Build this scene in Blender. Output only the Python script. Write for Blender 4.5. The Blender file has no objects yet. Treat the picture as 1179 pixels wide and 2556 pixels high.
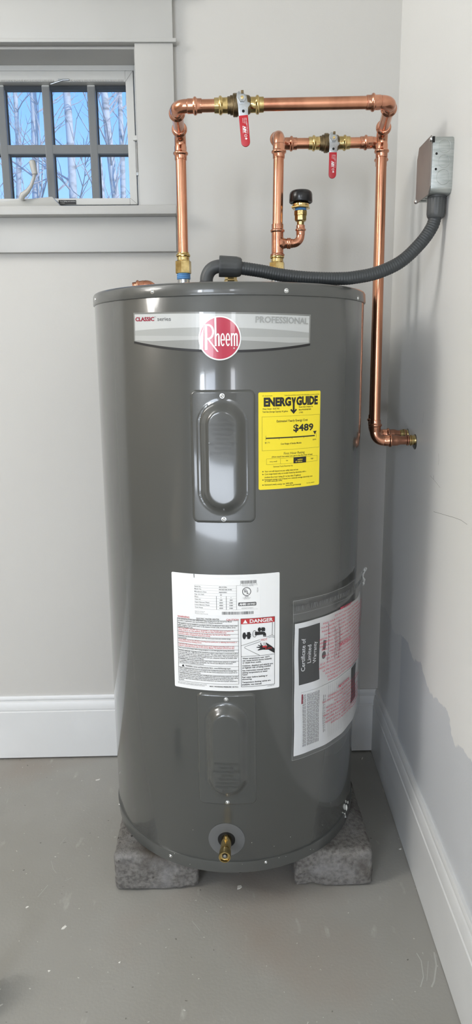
import bpy, bmesh, math, random
from math import sin, cos, pi, radians, sqrt, atan2
from mathutils import Vector, Matrix, noise

scene = bpy.context.scene
COL = scene.collection

# ------------------------------------------------------------------ camera
cam_data = bpy.data.cameras.new('camera')
cam = bpy.data.objects.new('camera', cam_data)
COL.objects.link(cam)
yaw, pit, rol = 0.020658, -0.215081, -0.010034
_fw = Vector((sin(yaw) * cos(pit), cos(yaw) * cos(pit), sin(pit)))
_rt = Vector((cos(yaw), -sin(yaw), 0))
_up = _rt.cross(_fw)
_r = cos(rol) * _rt + sin(rol) * _up
_u = -sin(rol) * _rt + cos(rol) * _up
cam.matrix_world = Matrix(((_r.x, _u.x, -_fw.x, -0.023358), (_r.y, _u.y, -_fw.y, -1.604161),
                           (_r.z, _u.z, -_fw.z, 1.178518), (0, 0, 0, 1)))
cam_data.sensor_fit = 'HORIZONTAL'
cam_data.sensor_width = 36.0
cam_data.lens = 1749.92 / 1179 * 36.0
cam_data.clip_start = 0.02
cam_data.clip_end = 300
scene.camera = cam

# ------------------------------------------------------------------ sky, sun, lights, exposure
world = bpy.data.worlds.new('sky')
scene.world = world
world.use_nodes = True
wn, wl = world.node_tree.nodes, world.node_tree.links
wn.clear()
w_out = wn.new('ShaderNodeOutputWorld')
w_bg = wn.new('ShaderNodeBackground')
w_tc = wn.new('ShaderNodeTexCoord')
w_sep = wn.new('ShaderNodeSeparateXYZ')
w_ramp = wn.new('ShaderNodeValToRGB')
w_ramp.color_ramp.elements[0].position = 0.0
w_ramp.color_ramp.elements[0].color = (0.45, 0.66, 1.0, 1)
w_ramp.color_ramp.elements[1].position = 0.75
w_ramp.color_ramp.elements[1].color = (0.075, 0.24, 0.62, 1)
_e = w_ramp.color_ramp.elements.new(0.36)
_e.color = (0.155, 0.38, 0.95, 1)
wl.new(w_tc.outputs['Generated'], w_sep.inputs[0])
wl.new(w_sep.outputs['Z'], w_ramp.inputs[0])
wl.new(w_ramp.outputs[0], w_bg.inputs[0])
wl.new(w_bg.outputs[0], w_out.inputs[0])
w_bg.inputs[1].default_value = 3.5


def light(name, kind, loc, direction, power, color, size=None, size_y=None):
    ld = bpy.data.lights.new(name, kind)
    ld.energy = power
    ld.color = color
    if kind == 'AREA':
        ld.shape = 'RECTANGLE'
        ld.size = size
        ld.size_y = size_y
    o = bpy.data.objects.new(name, ld)
    COL.objects.link(o)
    o.location = loc
    o.rotation_euler = Vector(direction).to_track_quat('-Z', 'Y').to_euler()
    return o


sun = light('sun', 'SUN', (-6, -8, 10), (-0.62, 0.52, -0.50), 5.5, (1.0, 0.95, 0.86))
sun.data.angle = radians(0.6)
# daylight under the half-raised garage door behind the photographer and in the door's window panes
light('door_gap_daylight', 'AREA', (-1.25, -4.62, 0.17), (0, 1, 0.04), 33, (0.95, 0.975, 1.0), 3.0, 0.32)
light('pane_daylight', 'AREA', (-1.96, -4.60, 1.60), (0, 1, 0), 46, (0.90, 0.95, 1.0), 0.30, 1.15)
light('pane_daylight', 'AREA', (-1.38, -4.60, 1.60), (0, 1, 0), 26, (0.94, 0.97, 1.0), 0.66, 1.15)
light('pane_daylight', 'AREA', (0.10, -4.60, 1.78), (0, 1, 0), 9, (1.0, 0.98, 0.95), 0.26, 0.80)

scene.view_settings.view_transform = 'Standard'
scene.view_settings.look = 'None'
scene.view_settings.gamma = 1.0
scene.view_settings.use_curve_mapping = False
scene.view_settings.exposure = -0.17
scene.cycles.use_denoising = True
scene.cycles.max_bounces = 10
scene.cycles.diffuse_bounces = 5
scene.cycles.glossy_bounces = 5
scene.cycles.transparent_max_bounces = 16
scene.cycles.sample_clamp_indirect = 6.0
scene.cycles.caustics_reflective = False
scene.cycles.caustics_refractive = False


# ------------------------------------------------------------------ materials
def srgb(r, g, b):
    def c(x):
        x /= 255.0
        return x / 12.92 if x <= 0.04045 else ((x + 0.055) / 1.055) ** 2.4
    return (c(r), c(g), c(b), 1)


def mat(name, color, rough=0.5, metal=0.0, color2=None, nscale=8.0, nlo=0.4, nhi=0.6, bump=0.0, bscale=60.0,
        coat=0.0, stretch=None, detail=6.0, spec=0.5):
    m = bpy.data.materials.new(name)
    m.use_nodes = True
    n, l = m.node_tree.nodes, m.node_tree.links
    p = n['Principled BSDF']
    p.inputs['Base Color'].default_value = color
    p.inputs['Roughness'].default_value = rough
    p.inputs['Metallic'].default_value = metal
    p.inputs['Coat Weight'].default_value = coat
    p.inputs['Coat Roughness'].default_value = 0.06
    p.inputs['Specular IOR Level'].default_value = spec
    tc = n.new('ShaderNodeTexCoord')
    src = tc.outputs['Object']
    if stretch:
        mp = n.new('ShaderNodeMapping')
        mp.inputs['Scale'].default_value = stretch
        l.new(src, mp.inputs[0])
        src = mp.outputs[0]
    if color2 is not None:
        nz = n.new('ShaderNodeTexNoise')
        nz.inputs['Scale'].default_value = nscale
        nz.inputs['Detail'].default_value = detail
        l.new(src, nz.inputs['Vector'])
        r = n.new('ShaderNodeValToRGB')
        r.color_ramp.elements[0].position = nlo
        r.color_ramp.elements[1].position = nhi
        r.color_ramp.elements[0].color = color
        r.color_ramp.elements[1].color = color2
        l.new(nz.outputs[0], r.inputs[0])
        l.new(r.outputs[0], p.inputs['Base Color'])
    if bump:
        nb = n.new('ShaderNodeTexNoise')
        nb.inputs['Scale'].default_value = bscale
        nb.inputs['Detail'].default_value = 4
        l.new(src, nb.inputs['Vector'])
        b = n.new('ShaderNodeBump')
        b.inputs['Strength'].default_value = bump
        b.inputs['Distance'].default_value = 0.002
        l.new(nb.outputs[0], b.inputs['Height'])
        l.new(b.outputs[0], p.inputs['Normal'])
    return m


def overlay(m, color, scale, lo, hi, detail=2.0, stretch=None, kind='noise'):
    """lay a second, sharper procedural mark (specks, stains) over a material's base colour"""
    n, l = m.node_tree.nodes, m.node_tree.links
    p = n['Principled BSDF']
    inp = p.inputs['Base Color']
    mix = n.new('ShaderNodeMix')
    mix.data_type = 'RGBA'
    if inp.links:
        s = inp.links[0].from_socket
        l.new(s, mix.inputs[6])
    else:
        mix.inputs[6].default_value = inp.default_value
    mix.inputs[7].default_value = color
    tc = n.new('ShaderNodeTexCoord')
    src = tc.outputs['Object']
    if stretch:
        mp = n.new('ShaderNodeMapping')
        mp.inputs['Scale'].default_value = stretch
        l.new(src, mp.inputs[0])
        src = mp.outputs[0]
    if kind == 'voronoi':
        t = n.new('ShaderNodeTexVoronoi')
        t.inputs['Scale'].default_value = scale
        t.inputs['Randomness'].default_value = 1.0
        o = t.outputs['Distance']
    else:
        t = n.new('ShaderNodeTexNoise')
        t.inputs['Scale'].default_value = scale
        t.inputs['Detail'].default_value = detail
        o = t.outputs[0]
    l.new(src, t.inputs['Vector'])
    r = n.new('ShaderNodeMapRange')
    r.inputs['From Min'].default_value = lo
    r.inputs['From Max'].default_value = hi
    l.new(o, r.inputs[0])
    l.new(r.outputs[0], mix.inputs[0])
    l.new(mix.outputs[2], inp)
    return m


M = {}
M['wall'] = mat('wall_paint', (0.545, 0.535, 0.51, 1), 0.62, color2=(0.52, 0.51, 0.485, 1), nscale=1.6, nlo=0.35, nhi=0.75,
                bump=0.12, bscale=220)
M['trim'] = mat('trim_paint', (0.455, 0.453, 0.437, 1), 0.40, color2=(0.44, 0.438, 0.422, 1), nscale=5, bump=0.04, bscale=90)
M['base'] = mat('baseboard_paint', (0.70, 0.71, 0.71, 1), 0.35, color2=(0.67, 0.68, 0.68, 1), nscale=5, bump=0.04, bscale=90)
M['ceil'] = mat('ceiling_paint', (0.72, 0.72, 0.70, 1), 0.8)
M['plywood'] = mat('plywood', (0.40, 0.35, 0.28, 1), 0.7, color2=(0.32, 0.27, 0.21, 1), nscale=6, stretch=(1, 1, 0.2))
M['sash'] = mat('sash_vinyl', (0.55, 0.555, 0.54, 1), 0.35)
M['crank'] = mat('crank_enamel', (0.42, 0.42, 0.40, 1), 0.35)
M['gasket_shade'] = mat('black_gasket_shade', (0.018, 0.02, 0.024, 1), 0.5)  # black for the pane seal and for painted shadow lines
M['floor'] = mat('concrete_floor', (0.282, 0.275, 0.250, 1), 0.60, color2=(0.335, 0.332, 0.312, 1), nscale=2.6, nlo=0.3, nhi=0.7,
                 bump=0.16, bscale=160, detail=12)
overlay(M['floor'], (0.37, 0.365, 0.345, 1), 2.1, 0.55, 0.80, detail=10)
overlay(M['floor'], (0.27, 0.222, 0.185, 1), 1.3, 0.58, 0.75, detail=6)
overlay(M['floor'], (0.44, 0.435, 0.41, 1), 30, 0.66, 0.80, detail=8.0, stretch=(1.0, 0.35, 1))
overlay(M['floor'], (0.55, 0.54, 0.51, 1), 90, 0.725, 0.76, detail=2.0)
overlay(M['floor'], (0.12, 0.115, 0.105, 1), 64, 0.73, 0.77, detail=2.0)
M['tank'] = mat('tank_enamel', (0.064, 0.067, 0.063, 1), 0.22, coat=0.8, bump=0.03, bscale=420)
M['pan'] = mat('pan_enamel', (0.072, 0.075, 0.071, 1), 0.28, coat=0.5, bump=0.03, bscale=140)
M['grey_plastic'] = mat('grey_plastic', (0.115, 0.118, 0.118, 1), 0.45)
M['conduit'] = mat('conduit_pvc', (0.036, 0.041, 0.044, 1), 0.42)
M['conn'] = mat('connector_pvc', (0.062, 0.066, 0.068, 1), 0.46)
M['copper'] = mat('copper', (0.67, 0.325, 0.20, 1), 0.24, 1.0, color2=(0.43, 0.19, 0.115, 1), nscale=26, nlo=0.42, nhi=0.72,
                  stretch=(1, 1, 0.22), bump=0.04, bscale=120)
M['copper_fit'] = mat('copper_fitting', (0.64, 0.31, 0.20, 1), 0.18, 1.0, color2=(0.42, 0.185, 0.12, 1), nscale=40, nlo=0.42,
                      nhi=0.75, bump=0.06, bscale=150)
M['brass'] = mat('brass', (0.74, 0.575, 0.27, 1), 0.17, 1.0, color2=(0.50, 0.365, 0.145, 1), nscale=60, bump=0.05, bscale=200)
M['bronze'] = mat('dark_brass_body', (0.235, 0.175, 0.095, 1), 0.38, 1.0, color2=(0.14, 0.105, 0.06, 1), nscale=90, bump=0.12,
                  bscale=300)
M['steel'] = mat('zinc_plate', (0.47, 0.49, 0.50, 1), 0.30, 1.0, color2=(0.36, 0.38, 0.39, 1), nscale=70)
M['screw'] = mat('screw_zinc', (0.72, 0.74, 0.75, 1), 0.22, 1.0)
M['galv'] = mat('galvanised_steel', (0.50, 0.53, 0.52, 1), 0.40, 0.85, color2=(0.36, 0.39, 0.385, 1), nscale=40, nlo=0.35,
                nhi=0.7, stretch=(1, 1, 7), bump=0.05, bscale=120)
M['cover'] = mat('box_cover_steel', (0.27, 0.255, 0.24, 1), 0.42, 0.45, color2=(0.235, 0.22, 0.21, 1), nscale=14)
M['black'] = mat('black_plastic', (0.007, 0.007, 0.008, 1), 0.26)
M['blue'] = mat('blue_thread_tape', (0.10, 0.27, 0.55, 1), 0.55)
M['red_grip'] = mat('red_vinyl', (0.46, 0.012, 0.022, 1), 0.36)
M['hole'] = mat('dark_hole', (0.004, 0.004, 0.004, 1), 0.8)
M['block'] = mat('weathered_concrete', (0.190, 0.182, 0.170, 1), 0.95, color2=(0.095, 0.090, 0.083, 1), nscale=120, nlo=0.38, nhi=0.68,
                 bump=1.0, bscale=300, detail=10)
overlay(M['block'], (0.27, 0.268, 0.268, 1), 14, 0.50, 0.80, detail=12)
overlay(M['block'], (0.03, 0.027, 0.024, 1), 70, 0.66, 0.74, detail=4)
overlay(M['block'], (0.050, 0.041, 0.032, 1), 8, 0.52, 0.68, detail=8)
M['paper'] = mat('white_paper', (0.80, 0.81, 0.82, 1), 0.55)
M['label_white'] = mat('label_white', (0.83, 0.84, 0.84, 1), 0.38)
M['plate_white'] = mat('plate_white', (0.86, 0.865, 0.86, 1), 0.30)
M['yellow'] = mat('label_yellow', (0.92, 0.745, 0.028, 1), 0.42)
M['ink'] = mat('black_ink', (0.012, 0.012, 0.013, 1), 0.5)
M['ink_grey'] = mat('grey_ink', (0.10, 0.10, 0.10, 1), 0.5)
M['ink_red'] = mat('red_ink', (0.50, 0.035, 0.04, 1), 0.5)
M['ink_pink'] = mat('pink_print', (0.52, 0.045, 0.09, 1), 0.5)
M['logo_red'] = mat('logo_red', (0.44, 0.010, 0.045, 1), 0.25, coat=0.5)
M['logo_white'] = mat('logo_white', (0.84, 0.85, 0.84, 1), 0.25, coat=0.5)
M['b_border'] = mat('label_border_grey', (0.19, 0.195, 0.185, 1), 0.3, coat=0.4)
M['b_light'] = mat('label_light_grey', (0.52, 0.535, 0.53, 1), 0.3, coat=0.4)
M['b_mid'] = mat('label_mid_grey', (0.36, 0.37, 0.36, 1), 0.3, coat=0.4)
M['b_pale'] = mat('label_pale_grey', (0.43, 0.44, 0.43, 1), 0.3, coat=0.4)
M['b_dark'] = mat('label_dark_grey', (0.265, 0.27, 0.26, 1), 0.3, coat=0.4)
M['b_text'] = mat('label_faint_grey', (0.33, 0.34, 0.33, 1), 0.35)
M['maroon'] = mat('maroon_ink', (0.28, 0.008, 0.035, 1), 0.4)
M['charcoal'] = mat('charcoal_print', (0.030, 0.031, 0.031, 1), 0.5)
M['rubber'] = mat('black_rubber', (0.02, 0.022, 0.024, 1), 0.55)
M['foam'] = mat('foam_bead', (0.72, 0.72, 0.66, 1), 0.7)
M['chip'] = mat('paint_chip', (0.74, 0.73, 0.69, 1), 0.6)
M['scuff'] = mat('scuff', (0.28, 0.275, 0.265, 1), 0.7)
M['floor_scuff'] = mat('floor_scuff', (0.43, 0.43, 0.41, 1), 0.7)
M['bark'] = mat('pale_bark', (0.74, 0.71, 0.67, 1), 0.85, color2=(0.30, 0.27, 0.25, 1), nscale=5, nlo=0.5, nhi=0.72, stretch=(1, 1, 2.2))
M['twig'] = mat('bare_twig', (0.60, 0.55, 0.53, 1), 0.9)
M['leaf_litter'] = mat('leaf_litter', (0.20, 0.16, 0.11, 1), 0.95, color2=(0.30, 0.26, 0.2, 1), nscale=2)
M['bulb'] = mat('bulb_glass', (0.9, 0.9, 0.88, 1), 0.3)
M['metal_lamp'] = mat('lamp_housing', (0.7, 0.7, 0.7, 1), 0.4)


def special(name, build):
    m = bpy.data.materials.new(name)
    m.use_nodes = True
    n, l = m.node_tree.nodes, m.node_tree.links
    n.clear()
    out = n.new('ShaderNodeOutputMaterial')
    build(n, l, out)
    M[name] = m


def _film(n, l, out):
    t = n.new('ShaderNodeBsdfTransparent')
    g = n.new('ShaderNodeBsdfGlossy')
    g.inputs['Roughness'].default_value = 0.10
    d = n.new('ShaderNodeBsdfDiffuse')
    d.inputs['Color'].default_value = (0.75, 0.76, 0.77, 1)
    a = n.new('ShaderNodeMixShader')
    a.inputs[0].default_value = 0.05
    b = n.new('ShaderNodeMixShader')
    fr = n.new('ShaderNodeFresnel')
    fr.inputs[0].default_value = 1.16
    l.new(t.outputs[0], a.inputs[1])
    l.new(d.outputs[0], a.inputs[2])
    l.new(fr.outputs[0], b.inputs[0])
    l.new(a.outputs[0], b.inputs[1])
    l.new(g.outputs[0], b.inputs[2])
    l.new(b.outputs[0], out.inputs[0])


def _glass(n, l, out):
    t = n.new('ShaderNodeBsdfTransparent')
    t.inputs[0].default_value = (0.94, 0.97, 1, 1)
    g = n.new('ShaderNodeBsdfGlossy')
    g.inputs['Roughness'].default_value = 0.01
    b = n.new('ShaderNodeMixShader')
    fr = n.new('ShaderNodeFresnel')
    fr.inputs[0].default_value = 1.45
    l.new(fr.outputs[0], b.inputs[0])
    l.new(t.outputs[0], b.inputs[1])
    l.new(g.outputs[0], b.inputs[2])
    l.new(b.outputs[0], out.inputs[0])


def _screen(n, l, out):
    t = n.new('ShaderNodeBsdfTransparent')
    d = n.new('ShaderNodeBsdfDiffuse')
    d.inputs['Color'].default_value = (0.060, 0.075, 0.095, 1)
    b = n.new('ShaderNodeMixShader')
    b.inputs[0].default_value = 0.48
    l.new(t.outputs[0], b.inputs[1])
    l.new(d.outputs[0], b.inputs[2])
    l.new(b.outputs[0], out.inputs[0])


def _crinkle(n, l, out):
    t = n.new('ShaderNodeBsdfTransparent')
    g = n.new('ShaderNodeBsdfPrincipled')
    g.inputs['Base Color'].default_value = (0.7, 0.71, 0.7, 1)
    g.inputs['Roughness'].default_value = 0.12
    b = n.new('ShaderNodeMixShader')
    b.inputs[0].default_value = 0.35
    l.new(t.outputs[0], b.inputs[1])
    l.new(g.outputs[0], b.inputs[2])
    l.new(b.outputs[0], out.inputs[0])


special('film_crinkle', _crinkle)
special('film', _film)
special('glass', _glass)
special('screen', _screen)

# right wall: paint lightened in place of missing light above, grey primer showing below a ragged edge about half a metre up
def primer_wall():
    m = mat('wall_paint_right_lifted', (0.80, 0.80, 0.785, 1), 0.50, color2=(0.77, 0.77, 0.755, 1), nscale=1.6, nlo=0.35, nhi=0.75,
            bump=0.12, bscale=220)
    n, l = m.node_tree.nodes, m.node_tree.links
    p = n['Principled BSDF']
    tc = n.new('ShaderNodeTexCoord')
    sp = n.new('ShaderNodeSeparateXYZ')
    l.new(tc.outputs['Object'], sp.inputs[0])
    nz = n.new('ShaderNodeTexNoise')
    nz.inputs['Scale'].default_value = 9
    nz.inputs['Detail'].default_value = 5
    l.new(tc.outputs['Object'], nz.inputs['Vector'])
    k = n.new('ShaderNodeMath')
    k.operation = 'MULTIPLY_ADD'
    k.inputs[1].default_value = 0.11
    l.new(nz.outputs[0], k.inputs[0])
    l.new(sp.outputs['Z'], k.inputs[2])
    r = n.new('ShaderNodeMapRange')
    r.inputs['From Min'].default_value = 0.531
    r.inputs['From Max'].default_value = 0.535
    r.inputs['To Min'].default_value = 1.0
    r.inputs['To Max'].default_value = 0.0
    l.new(k.outputs[0], r.inputs[0])
    # ends before the corner, where the finish coat was cut in
    r2 = n.new('ShaderNodeMapRange')
    r2.inputs['From Min'].default_value = 0.055
    r2.inputs['From Max'].default_value = 0.075
    r2.inputs['To Min'].default_value = 1.0
    r2.inputs['To Max'].default_value = 0.35
    l.new(sp.outputs['Y'], r2.inputs[0])
    q = n.new('ShaderNodeMath')
    q.operation = 'MULTIPLY'
    l.new(r.outputs[0], q.inputs[0])
    l.new(r2.outputs[0], q.inputs[1])
    mix = n.new('ShaderNodeMix')
    mix.data_type = 'RGBA'
    inp = p.inputs['Base Color']
    l.new(inp.links[0].from_socket, mix.inputs[6])
    mix.inputs[7].default_value = (0.60, 0.62, 0.645, 1)
    l.new(q.outputs[0], mix.inputs[0])
    l.new(mix.outputs[2], inp)
    return m


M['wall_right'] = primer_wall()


# ------------------------------------------------------------------ mesh helpers
class G:
    def __init__(self):
        self.v, self.f = [], []

    def add(self, vs, fs):
        o = len(self.v)
        self.v += [tuple(x) for x in vs]
        self.f += [tuple(i + o for i in f) for f in fs]
        return self

    def box(self, x0, x1, y0, y1, z0, z1):
        vs = [(x, y, z) for x in (x0, x1) for y in (y0, y1) for z in (z0, z1)]
        return self.add(vs, [(0, 1, 3, 2), (4, 6, 7, 5), (0, 4, 5, 1), (2, 3, 7, 6), (0, 2, 6, 4), (1, 5, 7, 3)])

    def lathe(self, o, d, prof, segs=28, phase=0.0, ref=None):
        o, d = Vector(o), Vector(d).normalized()
        a = Vector(ref) if ref else (Vector((0, 0, 1)) if abs(d.z) < 0.9 else Vector((1, 0, 0)))
        a = (a - d * a.dot(d)).normalized()
        b = d.cross(a)
        vs, fs = [], []
        for (t, r) in prof:
            for k in range(segs):
                q = 2 * pi * k / segs + phase
                vs.append(o + d * t + (a * cos(q) + b * sin(q)) * max(r, 1e-5))
        for i in range(len(prof) - 1):
            for k in range(segs):
                k2 = (k + 1) % segs
                fs.append((i * segs + k, i * segs + k2, (i + 1) * segs + k2, (i + 1) * segs + k))
        fs.append(tuple(range(segs - 1, -1, -1)))
        n = len(prof) - 1
        fs.append(tuple(n * segs + k for k in range(segs)))
        return self.add(vs, fs)

    def tube(self, pts, r, segs=14, cap=True):
        pts = [Vector(p) for p in pts]
        n = len(pts)
        rs = r if isinstance(r, (list, tuple)) else [r] * n
        t0 = (pts[1] - pts[0]).normalized()
        a = Vector((0, 0, 1)) if abs(t0.z) < 0.9 else Vector((0, 1, 0))
        a = (a - t0 * a.dot(t0)).normalized()
        vs, fs = [], []
        for i in range(n):
            t = (pts[min(i + 1, n - 1)] - pts[max(i - 1, 0)]).normalized()
            a = (a - t * a.dot(t)).normalized()
            b = t.cross(a)
            for k in range(segs):
                q = 2 * pi * k / segs
                vs.append(pts[i] + (a * cos(q) + b * sin(q)) * rs[i])
        for i in range(n - 1):
            for k in range(segs):
                k2 = (k + 1) % segs
                fs.append((i * segs + k, i * segs + k2, (i + 1) * segs + k2, (i + 1) * segs + k))
        if cap:
            fs.append(tuple(range(segs - 1, -1, -1)))
            fs.append(tuple((n - 1) * segs + k for k in range(segs)))
        return self.add(vs, fs)

    def prism(self, poly, fn, h):
        """poly: 2-D outline; fn(a, b, c) -> point, extruded from c=0 to c=h"""
        n = len(poly)
        vs = [fn(a, b, 0) for a, b in poly] + [fn(a, b, h) for a, b in poly]
        fs = [tuple(range(n - 1, -1, -1)), tuple(range(n, 2 * n))]
        fs += [(i, (i + 1) % n, n + (i + 1) % n, n + i) for i in range(n)]
        return self.add(vs, fs)


def base_of(o):
    p = Vector((0, 0, 0))
    while o is not None:
        p = p + o.location
        o = o.parent
    return p


def obj(name, g, m, parent=None, smooth=35, bevel=0.0, fixn=True):
    me = bpy.data.meshes.new(name)
    off = base_of(parent)
    me.from_pydata([(x - off.x, y - off.y, z - off.z) for x, y, z in g.v], [], g.f)
    me.materials.append(M[m])
    if fixn or bevel:
        bm = bmesh.new()
        bm.from_mesh(me)
        if bevel:
            es = [e for e in bm.edges if len(e.link_faces) == 2 and e.calc_face_angle(0) > 0.6]
            bmesh.ops.bevel(bm, geom=es, offset=bevel, segments=2, affect='EDGES', profile=0.6)
        if fixn:
            bmesh.ops.recalc_face_normals(bm, faces=bm.faces)
        bm.to_mesh(me)
        bm.free()
    if smooth:
        me.polygons.foreach_set('use_smooth', [True] * len(me.polygons))
        me.set_sharp_from_angle(angle=radians(smooth))
    o = bpy.data.objects.new(name, me)
    COL.objects.link(o)
    o.parent = parent
    return o


def thing(name, label, cat, loc=(0, 0, 0), group=None):
    o = bpy.data.objects.new(name, None)
    o.empty_display_size = 0.05
    COL.objects.link(o)
    o.location = loc
    return tag(o, label, cat, group)


def tag(o, label, cat, group=None):
    o['label'] = label
    o['category'] = cat
    if group:
        o['group'] = group
    return o


def struct(name, g=None, m=None, label=None, smooth=0, bevel=0.0, cat=None):
    if g is None:
        o = bpy.data.objects.new(name, None)
        o.empty_display_size = 0.05
        COL.objects.link(o)
    else:
        o = obj(name, g, m, None, smooth, bevel)
    o['kind'] = 'structure'
    if label:
        o['label'] = label
    if cat:
        o['category'] = cat
    return o


# ------------------------------------------------------------------ room shell
YB = 0.340                                   # back wall
XR = 0.4393                                  # right wall at the back corner
TILT = 0.0309                                # right wall closes in slightly toward the camera
CEIL = 2.75
XL, YF = -3.4, -4.6


def xr(y):
    return XR - TILT * (YB - y)


WX0, WX1, WZ0, WZ1 = -0.770, -0.221, 1.5605, 1.9315      # window opening
g = G()
g.box(XL - 0.1, WX0, YB, YB + 0.16, -0.05, CEIL)
g.box(WX1, XR + 0.16, YB, YB + 0.16, -0.05, CEIL)
g.box(WX0, WX1, YB, YB + 0.16, -0.05, WZ0)
g.box(WX0, WX1, YB, YB + 0.16, WZ1, CEIL)
struct('wall_back', g, 'wall', 'pale grey painted wall behind the water heater', cat='wall')
g = G()
vs = [(xr(YB + 0.16), YB + 0.16), (xr(YF), YF), (xr(YF) + 0.2, YF), (xr(YB + .16) + 0.2, YB + 0.16)]
g.prism(vs, lambda a, b, c: (a, b, c - 0.05), CEIL + 0.05)
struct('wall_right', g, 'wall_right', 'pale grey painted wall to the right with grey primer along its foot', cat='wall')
struct('floor', G().box(XL - 0.1, XR + 0.2, YF - 0.1, YB + 0.16, -0.08, 0.0), 'floor', 'bare grey concrete garage floor', cat='floor')
struct('ceiling', G().box(XL - 0.1, XR + 0.2, YF - 0.1, YB + 0.16, CEIL, CEIL + 0.1), 'ceil', 'white painted ceiling', cat='ceiling')
# out of view: plywood wall on the left, wall behind the photographer with the half-raised garage door
struct('wall_left', G().box(XL - 0.1, XL, YF, YB, 0, CEIL), 'plywood', 'plywood wall far to the left', cat='wall')
g = G()
for x0, x1, z0, z1 in ((XL, -2.78, 0, CEIL), (-2.78, 0.26, 2.3, CEIL), (0.26, XR + 0.2, 0, CEIL)):
    g.box(x0, x1, YF - 0.1, YF, z0, z1)
struct('wall_front', g, 'plywood', 'plywood wall behind the photographer around the garage door', cat='wall')
g = G()
for x0, x1, z0, z1 in ((-2.78, 0.26, 0.34, 1.02), (-2.78, -2.12, 1.02, 2.3), (-1.80, -1.72, 1.02, 2.3), (-1.04, -0.04, 1.02, 2.3), (-2.12, -1.80, 2.18, 2.3),
                       (-1.72, -1.04, 2.18, 2.3), (-0.04, 0.26, 1.02, 1.38), (-0.04, 0.26, 2.18, 2.3)):
    g.box(x0, x1, YF - 0.09, YF - 0.04, z0, z1)
struct('door_1', g, 'plywood', 'half-raised garage door with window panes behind the photographer', cat='door')

# baseboards: flat board, groove and moulded cap
PROF = [(0, 0.006), (0.016, 0.006), (0.016, 0.1545), (0.0135, 0.1565), (0.0135, 0.159), (0.0150, 0.1610), (0.0146, 0.168),
        (0.0122, 0.180), (0.0105, 0.1845), (0.0075, 0.1865), (0.0075, 0.1895), (0.0095, 0.192), (0.0092, 0.198), (0.0065, 0.2032),
        (0, 0.2032)]
g = G().prism(PROF, lambda t, z, c: (XL + c, YB - t, z), XR - 0.004 - XL)
struct('baseboard_back', g, 'base', 'tall white moulded baseboard along the back wall', smooth=25, cat='baseboard')
dirw = Vector((-TILT, -1, 0)).normalized()
nrm = Vector((-1, TILT, 0)).normalized()
o0 = Vector((XR, YB - 0.008, 0))
g = G().prism([(t, z - 0.004 if z < 0.01 else z) for t, z in PROF], lambda t, z, c: tuple(o0 + nrm * t + dirw * c + Vector((0, 0, z))), 4.9)
struct('baseboard_right', g, 'base', 'tall white moulded baseboard running toward the camera on the right', smooth=25, cat='baseboard')

# ------------------------------------------------------------------ window and its trim
g = G()
g.box(-0.885, -0.1185, 0.313, YB, 1.9350, 1.9440)
g.box(-0.875, -0.1265, 0.318, YB, 1.9440, 2.04)
g.box(-0.895, -0.110, 0.300, YB, 2.04, 2.062)
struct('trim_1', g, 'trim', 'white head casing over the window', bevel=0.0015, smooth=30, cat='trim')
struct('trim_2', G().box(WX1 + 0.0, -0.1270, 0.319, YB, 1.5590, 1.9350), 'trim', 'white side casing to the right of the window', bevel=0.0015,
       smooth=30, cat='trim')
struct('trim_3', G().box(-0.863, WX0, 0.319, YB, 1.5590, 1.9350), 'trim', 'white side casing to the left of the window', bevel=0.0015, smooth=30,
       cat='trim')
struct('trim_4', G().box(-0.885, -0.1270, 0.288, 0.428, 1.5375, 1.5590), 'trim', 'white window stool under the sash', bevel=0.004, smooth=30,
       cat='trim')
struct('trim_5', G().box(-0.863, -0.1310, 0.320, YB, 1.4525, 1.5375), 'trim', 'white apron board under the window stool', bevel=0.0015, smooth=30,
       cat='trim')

win = struct('window_1', label='white crank window with divided panes above the apron board', cat='window')
win.location = (-0.49, 0.44, WZ0)
g = G()
g.box(WX0, WX1, 0.335, 0.50, WZ1 - 0.004, WZ1)
g.box(WX1 - 0.003, WX1, 0.335, 0.50, WZ0, WZ1 - 0.004)
g.box(WX0, WX0 + 0.003, 0.335, 0.50, WZ0, WZ1 - 0.004)
obj('jamb', g, 'trim', win, 0)


def ring(x0, x1, z0, z1, l, r, b, t, y0, y1):
    return (G().box(x0, x0 + l, y0, y1, z0, z1).box(x1 - r, x1, y0, y1, z0, z1)
            .box(x0 + l, x1 - r, y0, y1, z0, z0 + b).box(x0 + l, x1 - r, y0, y1, z1 - t, z1))


obj('frame', ring(WX0 + .003, WX1 - .003, WZ0, WZ1 - .004, 0.013, 0.013, 0.026, 0.013, 0.430, 0.498), 'sash', win, 0, bevel=0.001)
SX0, SX1, SZ0, SZ1 = WX0 + 0.0175, -0.2385, 1.5880, 1.9130
sash = obj('sash', ring(SX0, SX1, SZ0, SZ1, 0.020, 0.020, 0.0165, 0.026, 0.426, 0.462), 'sash', win, 0, bevel=0.0015)
GX0, GX1, GZ0, GZ1 = SX0 + 0.02, SX1 - 0.02, SZ0 + 0.0165, SZ1 - 0.026
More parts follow.
